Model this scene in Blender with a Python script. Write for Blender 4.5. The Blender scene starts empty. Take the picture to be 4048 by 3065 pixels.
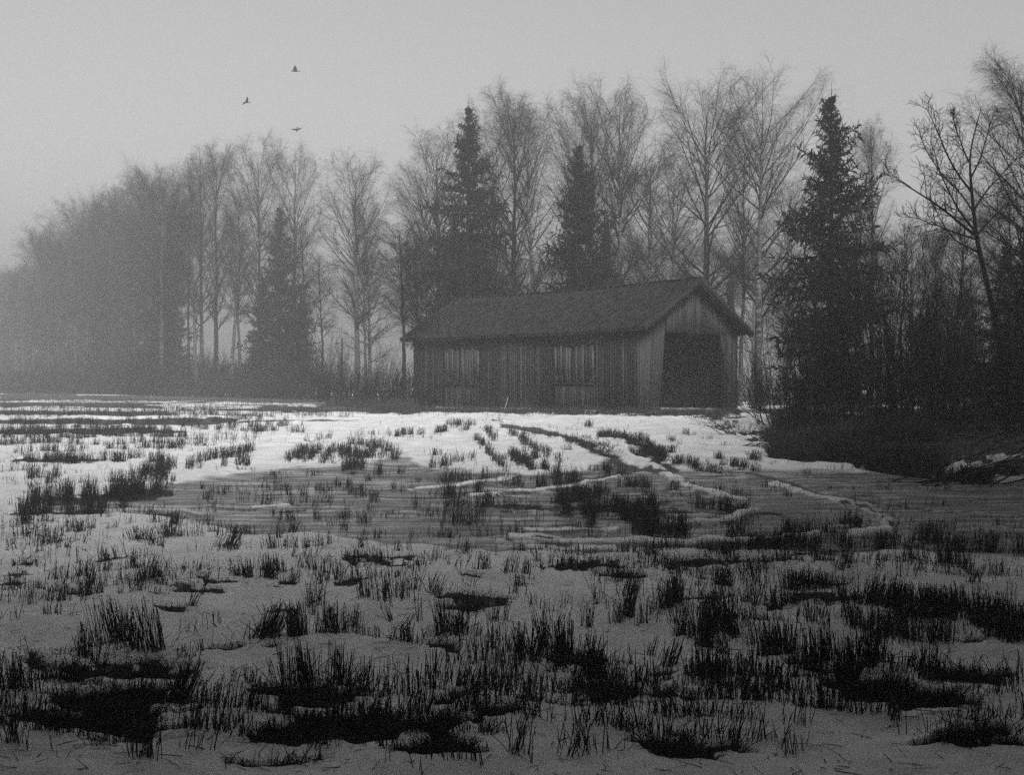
import bpy, math, random
import numpy as np
from mathutils import Vector, Matrix

# ------------------------------------------------------------------ camera, sky, sun, exposure
SC = bpy.context.scene
COL = SC.collection
F, CX, HY, W0, H0 = 4400.0, 2024.0, 1522.0, 4048.0, 3065.0     # focal length, centre, horizon in photograph pixels
EYE = 1.6
cd = bpy.data.cameras.new("camera"); cam = bpy.data.objects.new("camera", cd); COL.objects.link(cam)
cam.location = (0, 0, EYE); cam.rotation_euler = (math.radians(90), 0, 0)
cd.sensor_width = 36; cd.lens = 36 * F / W0; cd.shift_y = -(H0 / 2 - HY) / W0
cd.clip_start = 0.05; cd.clip_end = 3000
SC.camera = cam

SUN_EL, SUN_AZ = 36.0, 18.0          # sun behind the camera, a little to the right (degrees)
SKY_K, SUN_K, EXPO = 0.092, 3.4, 0.75
SC.view_settings.view_transform = 'Standard'; SC.view_settings.look = 'None'
SC.view_settings.gamma = 1; SC.view_settings.exposure = EXPO; SC.view_settings.use_curve_mapping = False
wd = bpy.data.worlds.new("World"); SC.world = wd; wd.use_nodes = True
nt = wd.node_tree; N = nt.nodes; bg = N['Background']
sky = N.new('ShaderNodeTexSky'); sky.sky_type = 'NISHITA'; sky.sun_disc = False
sky.sun_elevation = math.radians(SUN_EL); sky.sun_rotation = math.radians(180 - SUN_AZ)
sky.air_density = 2.0; sky.dust_density = 4.0; sky.ozone_density = 1.0
bw = N.new('ShaderNodeRGBToBW'); nt.links.new(sky.outputs[0], bw.inputs[0])
# added dimming of the sky above the frame, to darken the near ground
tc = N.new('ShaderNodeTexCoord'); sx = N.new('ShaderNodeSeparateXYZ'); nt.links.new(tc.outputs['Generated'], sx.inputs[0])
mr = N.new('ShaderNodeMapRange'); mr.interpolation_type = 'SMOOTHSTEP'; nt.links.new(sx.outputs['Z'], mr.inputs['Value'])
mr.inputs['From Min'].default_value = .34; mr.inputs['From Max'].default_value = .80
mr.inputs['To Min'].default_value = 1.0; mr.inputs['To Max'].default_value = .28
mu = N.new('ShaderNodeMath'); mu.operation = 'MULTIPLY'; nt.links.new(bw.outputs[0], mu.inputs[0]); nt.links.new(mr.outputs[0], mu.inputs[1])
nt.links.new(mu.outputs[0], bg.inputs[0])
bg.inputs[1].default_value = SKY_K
sd = bpy.data.lights.new("sun", 'SUN'); sd.energy = SUN_K; sd.angle = math.radians(28); sd.color = (1, 1, 1)
sun = bpy.data.objects.new("sun", sd); COL.objects.link(sun)
az = math.radians(SUN_AZ); el = math.radians(SUN_EL)
to_sun = Vector((math.sin(az) * math.cos(el), -math.cos(az) * math.cos(el), math.sin(el)))
sun.rotation_euler = to_sun.to_track_quat('Z', 'Y').to_euler()

cy = SC.cycles
cy.max_bounces = 5; cy.diffuse_bounces = 2; cy.glossy_bounces = 2; cy.transmission_bounces = 2
cy.volume_bounces = 1; cy.transparent_max_bounces = 4
cy.use_denoising = False
cy.sample_clamp_indirect = 1.5; cy.sample_clamp_direct = 6
SC.render.film_transparent = False

# ------------------------------------------------------------------ noise and ground shape
rng = np.random.default_rng(7)
def _h(ix, iy, s):
    n = (ix.astype(np.int64) * 374761393 + iy.astype(np.int64) * 668265263 + s * 1442695041) & 0x7fffffff
    n = ((n ^ (n >> 13)) * 1274126177) & 0x7fffffff
    return ((n ^ (n >> 16)) & 0xffff) / 65535.0
def noise(x, y, s=0):
    ix = np.floor(x); iy = np.floor(y); fx = x - ix; fy = y - iy
    fx = fx * fx * (3 - 2 * fx); fy = fy * fy * (3 - 2 * fy)
    a = _h(ix, iy, s); b = _h(ix + 1, iy, s); c = _h(ix, iy + 1, s); d = _h(ix + 1, iy + 1, s)
    return ((a + (b - a) * fx) * (1 - fy) + (c + (d - c) * fx) * fy) * 2 - 1
def fbm(x, y, o=4, s=0, g=.5):
    r = 0; a = 1; t = 0
    for k in range(o):
        r = r + a * noise(x, y, s + k * 17); t += a; a *= g; x = x * 2.03 + 3.1; y = y * 2.03 + 1.7
    return r / t
def sst(a, b, x):
    t = np.clip((x - a) / (b - a), 0, 1); return t * t * (3 - 2 * t)

def G0(x, y):
    """broad ground height"""
    z = 0.6 * sst(13, 38, y)
    # bank under the thicket on the right
    edge = np.interp(y, [0, 14, 17.5, 20, 24, 30, 38, 44, 60], [14, 10.5, 7.6, 5.4, 5.9, 6.9, 8.6, 12, 40])
    z = z + 0.42 * sst(-0.1, 1.5, x - edge) * sst(12, 18, y)
    # low swell of the verge in front of the barn
    return z
def proj(x, y, z):
    return CX + F * x / y, HY + F * (EYE - z) / y
def unproj(u, v):
    u = np.asarray(u, float); v = np.asarray(v, float)
    d = F * 1.3 / np.maximum(v - HY, 3)
    for _ in range(40):
        x = (u - CX) / F * d
        d = .5 * d + .5 * np.minimum(F * (EYE - G0(x, d)) / np.maximum(v - HY, 3), 400)
    return (u - CX) / F * d, d

def seg_d(u, v, pts, ky=3.0):
    """distance in photograph pixels to a polyline, rows counted ky times (foreshortening)"""
    best = np.full(u.shape, 1e9)
    for (x0, y0), (x1, y1) in zip(pts[:-1], pts[1:]):
        dx, dy = x1 - x0, (y1 - y0) * ky
        px, py = u - x0, (v - y0) * ky
        t = np.clip((px * dx + py * dy) / (dx * dx + dy * dy + 1e-9), 0, 1)
        best = np.minimum(best, np.hypot(px - t * dx, py - t * dy))
    return best
def in_poly(u, v, P):
    r = np.zeros(u.shape, bool)
    for (x0, y0), (x1, y1) in zip(P, P[1:] + P[:1]):
        c = ((y0 > v) != (y1 > v)) & (u < (x1 - x0) * (v - y0) / (y1 - y0 + 1e-9) + x0)
        r ^= c
    return r
def soft_poly(u, v, P, w):
    d = seg_d(u, v, P + P[:1], 2.5); s = np.where(in_poly(u, v, P), d, -d)
    return sst(-w, w, s)

ICE = [(120, 1995), (420, 1965), (640, 1925), (900, 1880), (1150, 1858), (1480, 1845), (1590, 1800), (1650, 1852), (1900, 1872),
       (2120, 1892), (2330, 1862), (2400, 1815), (2330, 1790), (2420, 1790), (2480, 1850), (2600, 1868), (2820, 1868), (3100, 1872), (3330, 1880),
       (3600, 1890), (4300, 1915), (4300, 2230), (3900, 2200), (3650, 2185), (3300, 2190), (2900, 2185), (2500, 2190), (2000, 2215),
       (1700, 2185), (1350, 2150), (1050, 2110), (800, 2075), (500, 2040), (250, 2050)]
# wheel ruts (dark, wet) and thrown-up snow berms
RUTS = [([(2950, 1880), (3120, 1912), (3300, 1955), (3480, 1990), (3620, 2008)], 24), ([(2640, 1938), (2820, 1975), (2980, 2022), (3100, 2050)], 16),
        ([(2250, 1902), (2420, 1882), (2520, 1858), (2600, 1870)], 26), ([(2480, 1858), (2400, 1800), (2320, 1765), (2260, 1738), (2130, 1712), (1990, 1690)], 30),
        ([(2640, 1868), (2600, 1830), (2540, 1780), (2480, 1745), (2400, 1722)], 30), ([(3300, 1985), (3440, 2022), (3530, 2065), (3500, 2110), (3420, 2140)], 22),
        ([(60, 1692), (500, 1688), (1000, 1672), (1400, 1668)], 9), ([(2050, 1700), (2200, 1725), (2280, 1760)], 18), ([(3600, 1960), (4100, 1985)], 16),
        ([(2090, 2150), (2600, 2142), (3000, 2120)], 10), ([(3000, 2190), (3500, 2160), (4100, 2120)], 12)]
BERM = [([(2600, 1893), (2700, 1912), (2830, 1950), (2940, 1995), (2985, 2030), (2975, 2058), (2900, 2068), (2780, 2078), (2660, 2095)], 17, .05),
        ([(1980, 2165), (2300, 2172), (2700, 2166), (2900, 2156), (3050, 2148), (3210, 2140)], 17, .055),
        ([(2000, 2142), (2250, 2147), (2560, 2148)], 12, .02), ([(1980, 2190), (2400, 2192)], 10, .02), ([(2080, 2110), (2480, 2118)], 10, .01),
        ([(3080, 1925), (3240, 1968), (3400, 2010), (3480, 2050), (3490, 2085), (3430, 2110), (3330, 2118)], 24, -.005),
        ([(1625, 1944), (1800, 1930), (2000, 1905), (2160, 1872), (2280, 1862)], 8, .01), ([(1870, 1972), (2100, 1948), (2330, 1912), (2450, 1888)], 8, .01),
        ([(2000, 1745), (2150, 1790), (2290, 1825), (2380, 1850)], 0, 0), ([(1030, 2012), (1160, 2000)], 9, .01),
        ([(2330, 1745), (2470, 1790), (2560, 1850)], 22, .06), ([(3000, 1835), (3080, 1850), (3180, 1860), (3380, 1868)], 12, .07),
        ([(2100, 2225), (2480, 2222)], 8, .02), ([(2300, 2238), (2420, 2240)], 8, .03), ([(2700, 2236), (2760, 2236)], 7, .04), ([(2880, 2238), (2910, 2238)], 8, .04)]
# patches where the snow has gone and dark grass shows
BARE = [(805, 2319, 165, 40), (348, 2355, 170, 22), (1500, 2246, 170, 26), (110, 2290, 70, 38), (384, 2648, 265, 52), (1190, 2750, 180, 50),
        (560, 2830, 250, 80), (1370, 2890, 380, 75), (238, 2858, 140, 30), (915, 2570, 120, 16), (1674, 2566, 135, 26), (1857, 2402, 120, 42), (1875, 2767, 140, 48),
        (1793, 2868, 90, 32), (2234, 2610, 120, 60), (2435, 2740, 270, 66), (2800, 2990, 300, 34), (2079, 2840, 90, 30), (3332, 2730, 190, 55),
        (3580, 2785, 310, 50), (3808, 2913, 270, 48), (3854, 2685, 210, 24), (2664, 2383, 230, 20), (2850, 2262, 440, 30), (2300, 2268, 260, 22), (2440, 2300, 150, 18),
        (3150, 2215, 260, 22), (3600, 2170, 240, 16), (3250, 2320, 120, 14), (3800, 2540, 170, 30), (2250, 2345, 90, 8), (2350, 2400, 40, 8), (2430, 2405, 35, 6),
        (480, 2240, 130, 14), (1860, 2320, 50, 10), (1340, 2320, 50, 14), (1100, 2330, 60, 24), (2500, 2015, 330, 26), (2220, 2010, 260, 18),
        (470, 2960, 190, 45), (60, 2620, 60, 30), (3330, 2390, 300, 16), (3060, 2450, 60, 10), (2640, 2460, 40, 9), (1140, 2420, 70, 12), (760, 2420, 60, 12),
        (1960, 1668, 60, 7), (2880, 1660, 150, 10), (2720, 1648, 180, 9), (2860, 1700, 50, 9), (2950, 1722, 90, 12), (2620, 1640, 160, 7), (3000, 1745, 60, 8),
        (2020, 1700, 40, 8), (2650, 2950, 150, 20), (3200, 2640, 110, 16), (1600, 2960, 250, 35), (950, 3000, 260, 30), (3900, 2110, 150, 14)]
FARBARE = [([(30, 1572), (900, 1580), (1500, 1590), (1700, 1610)], 12), ([(-100, 1604), (300, 1602), (620, 1612)], 10), ([(0, 1634), (640, 1640)], 12),
           ([(1050, 1618), (1350, 1620), (1620, 1622), (2100, 1630), (2560, 1636), (2900, 1632)], 15), ([(1300, 1610), (1620, 1622)], 22),
           ([(0, 1672), (900, 1668)], 10), ([(0, 1715), (560, 1712)], 14), ([(580, 1722), (720, 1720)], 8), ([(100, 1830), (470, 1832)], 10), ([(180, 1985), (620, 1960)], 20),
           ([(80, 2040), (430, 2030)], 16), ([(850, 1625), (1100, 1622)], 5)]
BANK = [(2960, 1610), (3040, 1640), (3075, 1700), (3015, 1735), (3060, 1775), (3030, 1815), (3190, 1842), (3420, 1868), (3600, 1893), (3850, 1915), (4400, 1935), (4400, 1560), (2960, 1560)]
BANKSNOW = [(3440, 1862, 26, 16), (3585, 1860, 60, 12), (3690, 1897, 16, 7), (3775, 1880, 45, 26), (3840, 1835, 90, 14), (3990, 1900, 90, 22), (3960, 1800, 70, 6),
            (3600, 1620, 60, 5), (3380, 1646, 30, 4), (3500, 1610, 40, 4), (3750, 1610, 50, 4), (2990, 1668, 60, 10), (3060, 1612, 60, 8)]

def covers(x, y):
    """ice, bare, rut, berm height for world points"""
    y = np.maximum(y, 1.0)
    wx = x + .22 * fbm(x * 1.1, y * 1.1, 3, 5) + .05 * fbm(x * 7, y * 7, 2, 9)
    wy = y + .30 * fbm(x * 1.0, y * 1.0, 3, 15) + .06 * fbm(x * 6, y * 6, 2, 19)
    u, v = proj(wx, np.maximum(wy, 1), G0(wx, wy))
    ice = soft_poly(u, v, ICE, 60)
    n1 = fbm(x * .9, y * .9, 4, 31); n2 = fbm(x * 3.1, y * 3.1, 3, 41); n3 = fbm(x * .35, y * 1.3, 4, 51)
    ice = np.clip(ice * (1.05 + .8 * n3 + .35 * n2), 0, 1)
    n4 = fbm(x * 1.6 + 9, y * 4.2, 4, 61, .6); n5 = fbm(x * 9, y * 14, 3, 66, .6)
    bare = np.zeros(x.shape)
    for (a, b, rx, ry) in BARE:
        m = (np.abs(u - a) < rx * 1.6) & (np.abs(v - b) < ry * 1.7)
        if m.any():
            q = np.hypot((u[m] - a) / rx, (v[m] - b) / ry)
            bare[m] = np.maximum(bare[m], sst(.2, -.2, q - .66 - 1.3 * n4[m] - .7 * n2[m] - .7 * n5[m]))
    for pts, w in FARBARE:
        d = seg_d(u, v, pts, 3.0)
        bare = np.maximum(bare, sst(.25, -.25, d / (w * 3) - .85 - .6 * n3 - .35 * n2))
    bank = soft_poly(u, v, BANK, 14)
    bare = np.maximum(bare, bank)
    for (a, b, rx, ry) in BANKSNOW + LUMPS:
        m = (np.abs(u - a) < rx * 1.6) & (np.abs(v - b) < ry * 1.7)
        if m.any():
            q = np.hypot((u[m] - a) / rx, (v[m] - b) / ry)
            bare[m] *= sst(-.12, .12, q - 1.0 - .5 * n2[m])
    # small melted holes through the thin foreground snow and grass spots by the barn
    hole = sst(.50, .66, fbm(x * 1.3 + 40, y * 2.6, 4, 71)) * sst(24, 12, y)
    far = sst(.30, .42, fbm(x * .22, y * .9, 4, 81)) * sst(24, 34, y) * sst(-2, -9, x)
    bare = np.maximum(bare, np.maximum(hole * .9, far))
    bare = np.maximum(bare, sst(50, 62, y) * sst(.1, .25, .3 + fbm(x * .08, y * .10, 4, 91)))
    out = (y < 3) | (y > 150) | (np.abs(x) > y)
    bare = np.where(out, sst(0, .2, n1 + .2), bare)
    rut = np.zeros(x.shape); berm = np.zeros(x.shape)
    for pts, w in RUTS:
        rut = np.maximum(rut, sst(1.0, .45, seg_d(u, v, pts, 3.0) / w + .25 * n2))
    for pts, w, hh in BERM:
        if w:
            k = sst(1.0, .45, seg_d(u, v, pts, 2.6) / (w * 1.35) + .30 * n2 + .25 * n5)
            berm = np.maximum(berm, k * (hh * .6 + .008)); ice = ice * (1 - np.clip(k * 1.15, 0, 1) * (.75 + .5 * n4).clip(.3, 1)); bare = bare * (1 - k)
    ice = np.where(out, 0, ice)
    return ice, bare, rut, berm

def G(x, y, parts=None):
    x = np.asarray(x, float); y = np.asarray(y, float)
    ice, bare, rut, berm = parts if parts is not None else covers(x, y)
    z = G0(x, y)
    snow = np.clip((1 - ice) * (1 - bare), 0, 1)
    near = sst(70, 30, y)
    z = z + near * snow * (.055 + .06 * fbm(x * 1.5, y * 1.5, 3, 101) + .020 * fbm(x * 4, y * 4, 3, 111) + .004 * fbm(x * 13, y * 13, 2, 115))
    z = z + near * bare * (1 - ice) * (.02 * fbm(x * 9, y * 9, 2, 121))
    z = z + near * .05 * fbm(x * .45, y * .45, 2, 131) * (1 - ice)
    z = z + ice * .004 * fbm(x * 5, y * 5, 2, 141) + berm - .035 * rut * near
    return z

# ------------------------------------------------------------------ materials
def mat(name):
    m = bpy.data.materials.new(name); m.use_nodes = True
    t = m.node_tree; return m, t, t.nodes, t.links, t.nodes['Principled BSDF']
def g3(v): return (v, v, v, 1)
def ramp(t, src, stops):
    r = t.nodes.new('ShaderNodeValToRGB'); t.links.new(src, r.inputs[0])
    e = r.color_ramp.elements
    e[0].position, e[0].color = stops[0][0], g3(stops[0][1]); e[1].position, e[1].color = stops[-1][0], g3(stops[-1][1])
    for p, c in stops[1:-1]:
        n = e.new(p); n.color = g3(c)
    return r.outputs[0]
def ntex(t, scale, detail=4, rough=.55, vec=None, dist=0):
    n = t.nodes.new('ShaderNodeTexNoise'); n.inputs['Scale'].default_value = scale; n.inputs['Detail'].default_value = detail
    n.inputs['Roughness'].default_value = rough; n.inputs['Distortion'].default_value = dist
    if vec is not None: t.links.new(vec, n.inputs['Vector'])
    return n.outputs['Fac']
def mapping(t, scale, coord='Object'):
    c = t.nodes.new('ShaderNodeTexCoord'); m = t.nodes.new('ShaderNodeMapping'); m.inputs['Scale'].default_value = scale
    t.links.new(c.outputs[coord], m.inputs['Vector']); return m.outputs[0]
def mixc(t, fac, a, b):
    m = t.nodes.new('ShaderNodeMix'); m.data_type = 'RGBA'
    for s, k in ((fac, 0), (a, 6), (b, 7)):
        if hasattr(s, 'default_value'): t.links.new(s, m.inputs[k])
        else: m.inputs[k].default_value = s if k == 0 else g3(s)
    return m.outputs[2]
def mathn(t, op, a, b=0.0):
    m = t.nodes.new('ShaderNodeMath'); m.operation = op
    for s, k in ((a, 0), (b, 1)):
        if hasattr(s, 'default_value'): t.links.new(s, m.inputs[k])
        else: m.inputs[k].default_value = s
    return m.outputs[0]
def bump(t, h, strength, dist, bsdf):
    b = t.nodes.new('ShaderNodeBump'); b.inputs['Strength'].default_value = strength; b.inputs['Distance'].default_value = dist
    t.links.new(h, b.inputs['Height']); t.links.new(b.outputs[0], bsdf.inputs['Normal'])

def ground_material():
    m, t, n, l, b = mat("snow_ice_and_grass")
    a = n.new('ShaderNodeAttribute'); a.attribute_name = 'cover'
    s = n.new('ShaderNodeSeparateColor'); l.new(a.outputs['Color'], s.inputs[0])
    ice, bare, rut = s.outputs[0], s.outputs[1], s.outputs[2]
    o = mapping(t, (1, 1, 1))
    fine = ntex(t, 9, 6, .65, o); mid = ntex(t, 2.2, 5, .6, o)
    snow = mixc(t, ramp(t, ntex(t, 26, 3, .7, o), [(.28, .6), (.34, 0)]), ramp(t, mid, [(.3, .58), (.5, .72), (.7, .80)]), .22)
    iv = mapping(t, (.55, 3.2, 1))
    icec = ramp(t, ntex(t, 1.5, 8, .66, iv, .6), [(.36, .04), (.45, .12), (.53, .24), (.62, .48)])
    flecks = ramp(t, ntex(t, 14, 3, .6, iv), [(.66, 0), (.74, 1)])
    icec = mixc(t, flecks, icec, .5)
    soil = ramp(t, fine, [(.3, .015), (.5, .05), (.62, .13), (.75, .35)])
    # edges of the bare patches broken up by fine noise
    e = mathn(t, 'ADD', bare, mathn(t, 'MULTIPLY', mathn(t, 'SUBTRACT', fine, .5), .9))
    be = ramp(t, e, [(.38, 0), (.55, 1)])
    ie = ramp(t, mathn(t, 'ADD', ice, mathn(t, 'MULTIPLY', mathn(t, 'SUBTRACT', mid, .5), .8)), [(.3, 0), (.62, 1)])
    re = ramp(t, mathn(t, 'ADD', rut, mathn(t, 'MULTIPLY', mathn(t, 'SUBTRACT', fine, .5), .8)), [(.35, 0), (.75, .92)])
    c = mixc(t, ie, snow, icec)
    c = mixc(t, re, c, .03)
    c = mixc(t, be, c, soil)
    l.new(c, b.inputs['Base Color'])
    r = mixc(t, ie, .75, .34); r = mixc(t, be, r, .95)
    l.new(r, b.inputs['Roughness'])
    b.inputs['Specular IOR Level'].default_value = .35
    bh = mathn(t, 'ADD', mathn(t, 'MULTIPLY', fine, .5), mid)
    bump(t, bh, .4, .05, b)
    return m

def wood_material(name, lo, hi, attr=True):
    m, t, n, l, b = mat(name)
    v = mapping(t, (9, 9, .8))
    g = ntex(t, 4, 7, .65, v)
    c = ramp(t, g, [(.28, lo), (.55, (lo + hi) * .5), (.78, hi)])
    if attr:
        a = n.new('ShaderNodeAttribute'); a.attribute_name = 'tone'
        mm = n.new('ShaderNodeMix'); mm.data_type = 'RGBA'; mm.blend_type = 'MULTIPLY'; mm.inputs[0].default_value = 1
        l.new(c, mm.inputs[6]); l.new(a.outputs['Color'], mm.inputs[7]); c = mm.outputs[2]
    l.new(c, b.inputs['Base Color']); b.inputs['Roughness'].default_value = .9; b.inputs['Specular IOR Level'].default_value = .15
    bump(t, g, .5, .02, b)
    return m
def plain_material(name, lo, hi, scale=6, rough=.9, vec=(1, 1, 1), lo_at=.3, hi_at=.7):
    m, t, n, l, b = mat(name)
    c = ramp(t, ntex(t, scale, 4, .6, mapping(t, vec)), [(lo_at, lo), (hi_at, hi)])
    l.new(c, b.inputs['Base Color']); b.inputs['Roughness'].default_value = rough; b.inputs['Specular IOR Level'].default_value = .1
    return m
def birch_material():
    m, t, n, l, b = mat("birch_bark")
    g = ntex(t, 2.0, 6, .7, mapping(t, (2.5, 2.5, 5)))
    c = ramp(t, g, [(.40, .02), (.5, .07), (.62, .16)])
    l.new(c, b.inputs['Base Color']); b.inputs['Roughness'].default_value = .85; b.inputs['Specular IOR Level'].default_value = .1
    return m
M_GROUND = ground_material()
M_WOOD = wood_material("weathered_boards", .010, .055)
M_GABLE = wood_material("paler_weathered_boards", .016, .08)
M_TRIM = wood_material("dark_trim_boards", .012, .035, False)
M_TILE = plain_material("mossy_roof_tiles", .004, .04, 3.0, vec=(9, .8, .8), lo_at=.38, hi_at=.72)
M_BARK = plain_material("dark_bark", .008, .022, 8)
M_TWIG = plain_material("bare_twigs", .008, .018, 8)
M_BIRCH = birch_material()
M_NEEDLE = plain_material("spruce_needles", .006, .016, 3)
M_STRAW = plain_material("wet_straw", .012, .075, 9)
M_GRASS = plain_material("dead_grass", .012, .085, 5)
M_PALE = plain_material("pale_stripped_wood", .25, .4, 9)
M_BIRD = plain_material("dark_feathers", .02, .04, 9)

# ------------------------------------------------------------------ object helpers
def tag(o, label=None, cat=None, group=None, kind=None):
    if label: o['label'] = label
    if cat: o['category'] = cat
    if group: o['group'] = group
    if kind: o['kind'] = kind
    return o
def raw_mesh(name, V, Fq, material, smooth=False, tone=None):
    """V (n,3) array, Fq list of (m,k) index arrays"""
    me = bpy.data.meshes.new(name)
    V = np.asarray(V, np.float32); me.vertices.add(len(V)); me.vertices.foreach_set('co', V.ravel())
    Fq = [f for f in Fq if len(f)]
    loops = np.concatenate([f.ravel() for f in Fq]).astype(np.int32)
    tot = np.concatenate([np.full(len(f), f.shape[1]) for f in Fq]).astype(np.int32)
    st = np.concatenate([[0], np.cumsum(tot)[:-1]]).astype(np.int32)
    me.loops.add(len(loops)); me.loops.foreach_set('vertex_index', loops)
    me.polygons.add(len(tot)); me.polygons.foreach_set('loop_start', st)
    if smooth: me.polygons.foreach_set('use_smooth', np.ones(len(tot), bool))
    me.materials.append(material)
    if tone is not None:
        a = me.color_attributes.new('tone' if tone.ndim == 1 else 'cover', 'FLOAT_COLOR', 'POINT')
        c = np.ones((len(V), 4), np.float32)
        c[:, :3] = tone[:, None] if tone.ndim == 1 else tone
        a.data.foreach_set('color', c.ravel())
    me.update(calc_edges=True); me.validate()
    return me
def link(name, me, parent=None):
    o = bpy.data.objects.new(name, me); COL.objects.link(o)
    if parent is not None: o.parent = parent
    return o
def empty(name, loc, rz=0, s=1.0):
    o = bpy.data.objects.new(name, None); o.empty_display_size = .3; COL.objects.link(o)
    o.location = loc; o.rotation_euler = (0, 0, rz); o.scale = (s, s, s) if not hasattr(s, '__len__') else s
    return o

class Boxes:
    """collects oriented boxes / prisms into one mesh"""
    def __init__(self): self.V = []; self.Q = []; self.T = []; self.tone = []; self.n = 0
    def hexa(self, P, tone=1.0):
        i = self.n; self.V += [tuple(p) for p in P]; self.n += 8; self.tone += [tone] * 8
        for f in ((0, 3, 2, 1), (4, 5, 6, 7), (0, 1, 5, 4), (1, 2, 6, 5), (2, 3, 7, 6), (3, 0, 4, 7)):
            self.Q.append([i + k for k in f])
    def box(self, x0, x1, y0, y1, z0, z1, tone=1.0):
        self.hexa([(x0, y0, z0), (x1, y0, z0), (x1, y1, z0), (x0, y1, z0), (x0, y0, z1), (x1, y0, z1), (x1, y1, z1), (x0, y1, z1)], tone)
    def beam(self, a, b, w, h, up=(0, 0, 1), tone=1.0):
        a = Vector(a); b = Vector(b); d = (b - a).normalized(); s = d.cross(Vector(up)).normalized() * (w / 2); u = s.cross(d).normalized() * (h / 2)
        self.hexa([a - s - u, a + s - u, a + s + u, a - s + u, b - s - u, b + s - u, b + s + u, b - s + u], tone)
    def build(self, name, material, parent=None):
        return link(name, raw_mesh(name, np.array(self.V), [np.array(self.Q)], material, tone=np.array(self.tone)), parent)

# ------------------------------------------------------------------ the ground sheet
LUMPS = [(1960, 1643, 34, 6), (2110, 1640, 30, 6), (2170, 1643, 20, 4), (2340, 1636, 34, 5), (2500, 1640, 30, 5), (2600, 1632, 30, 4), (2700, 1634, 26, 4), (2790, 1630, 24, 4), (2880, 1640, 26, 5), (1850, 1645, 24, 3)]
def make_ground():
    inner = np.radians(36)
    th = np.concatenate([-np.linspace(np.pi, inner, 60)[:-1], np.linspace(-inner, inner, 900), np.linspace(inner, np.pi, 60)[1:-1]])
    inv = np.linspace(1 / 3.6, 1 / 200.0, 860)
    r = np.concatenate([[.4, 1.2, 2.0, 2.8], 1 / inv, [240, 320, 500, 900]])
    T, R = np.meshgrid(th, r)
    X = R * np.sin(T); Y = R * np.cos(T)
    x = X.ravel(); y = Y.ravel()
    ice, bare, rut, berm = covers(x, y)
    z = G(x, y, (ice, bare, rut, berm))
    V = np.stack([x, y, z], 1)
    nr, nc = X.shape
    i = np.arange(nr - 1)[:, None] * nc; j = np.arange(nc)[None, :]; j2 = (j + 1) % nc
    Q = np.stack([i + j, i + j2, i + nc + j2, i + nc + j], -1).reshape(-1, 4)[:, ::-1]
    me = raw_mesh("field_ground", V, [Q], M_GROUND, True, np.stack([ice, bare, rut], 1))
    o = link("ground", me); tag(o, 'flat snowy stubble field with grey ice and dark wheel ruts', 'ground', kind='structure')
    # floor disc under the camera
    return o
make_ground()

# ------------------------------------------------------------------ tubes and trees
def tubes(P, R, sides=4, twist=None):
    n, k, _ = P.shape
    T = np.empty_like(P); T[:, 1:-1] = P[:, 2:] - P[:, :-2]; T[:, 0] = P[:, 1] - P[:, 0]; T[:, -1] = P[:, -1] - P[:, -2]
    T /= np.linalg.norm(T, axis=2, keepdims=True) + 1e-9
    ref = np.where(np.abs(T[:, :1, 2:3]) > .8, np.array([1., 0, 0]), np.array([0., 0, 1.]))
    A = np.cross(T, ref); A /= np.linalg.norm(A, axis=2, keepdims=True) + 1e-9
    B = np.cross(T, A)
    ang = np.linspace(0, 2 * np.pi, sides, endpoint=False)
    V = P[:, :, None, :] + R[:, :, None, None] * (A[:, :, None, :] * np.cos(ang)[None, None, :, None] + B[:, :, None, :] * np.sin(ang)[None, None, :, None])
    V = V.reshape(-1, 3)
    b = (np.arange(n)[:, None, None] * k + np.arange(k - 1)[None, :, None]) * sides
    s = np.arange(sides)[None, None, :]; s2 = (s + 1) % sides
    Q = np.stack([b + s, b + s2, b + sides + s2, b + sides + s], -1).reshape(-1, 4)
    return V, Q
class Tubes:
    def __init__(self): self.V = []; self.Q = []; self.n = 0
    def add(self, P, R, sides=3):
        V, Q = tubes(P, R, sides); self.V.append(V); self.Q.append(Q + self.n); self.n += len(V)
    def mesh(self, name, material): return raw_mesh(name, np.concatenate(self.V), [np.concatenate(self.Q)], material, True)

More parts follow.
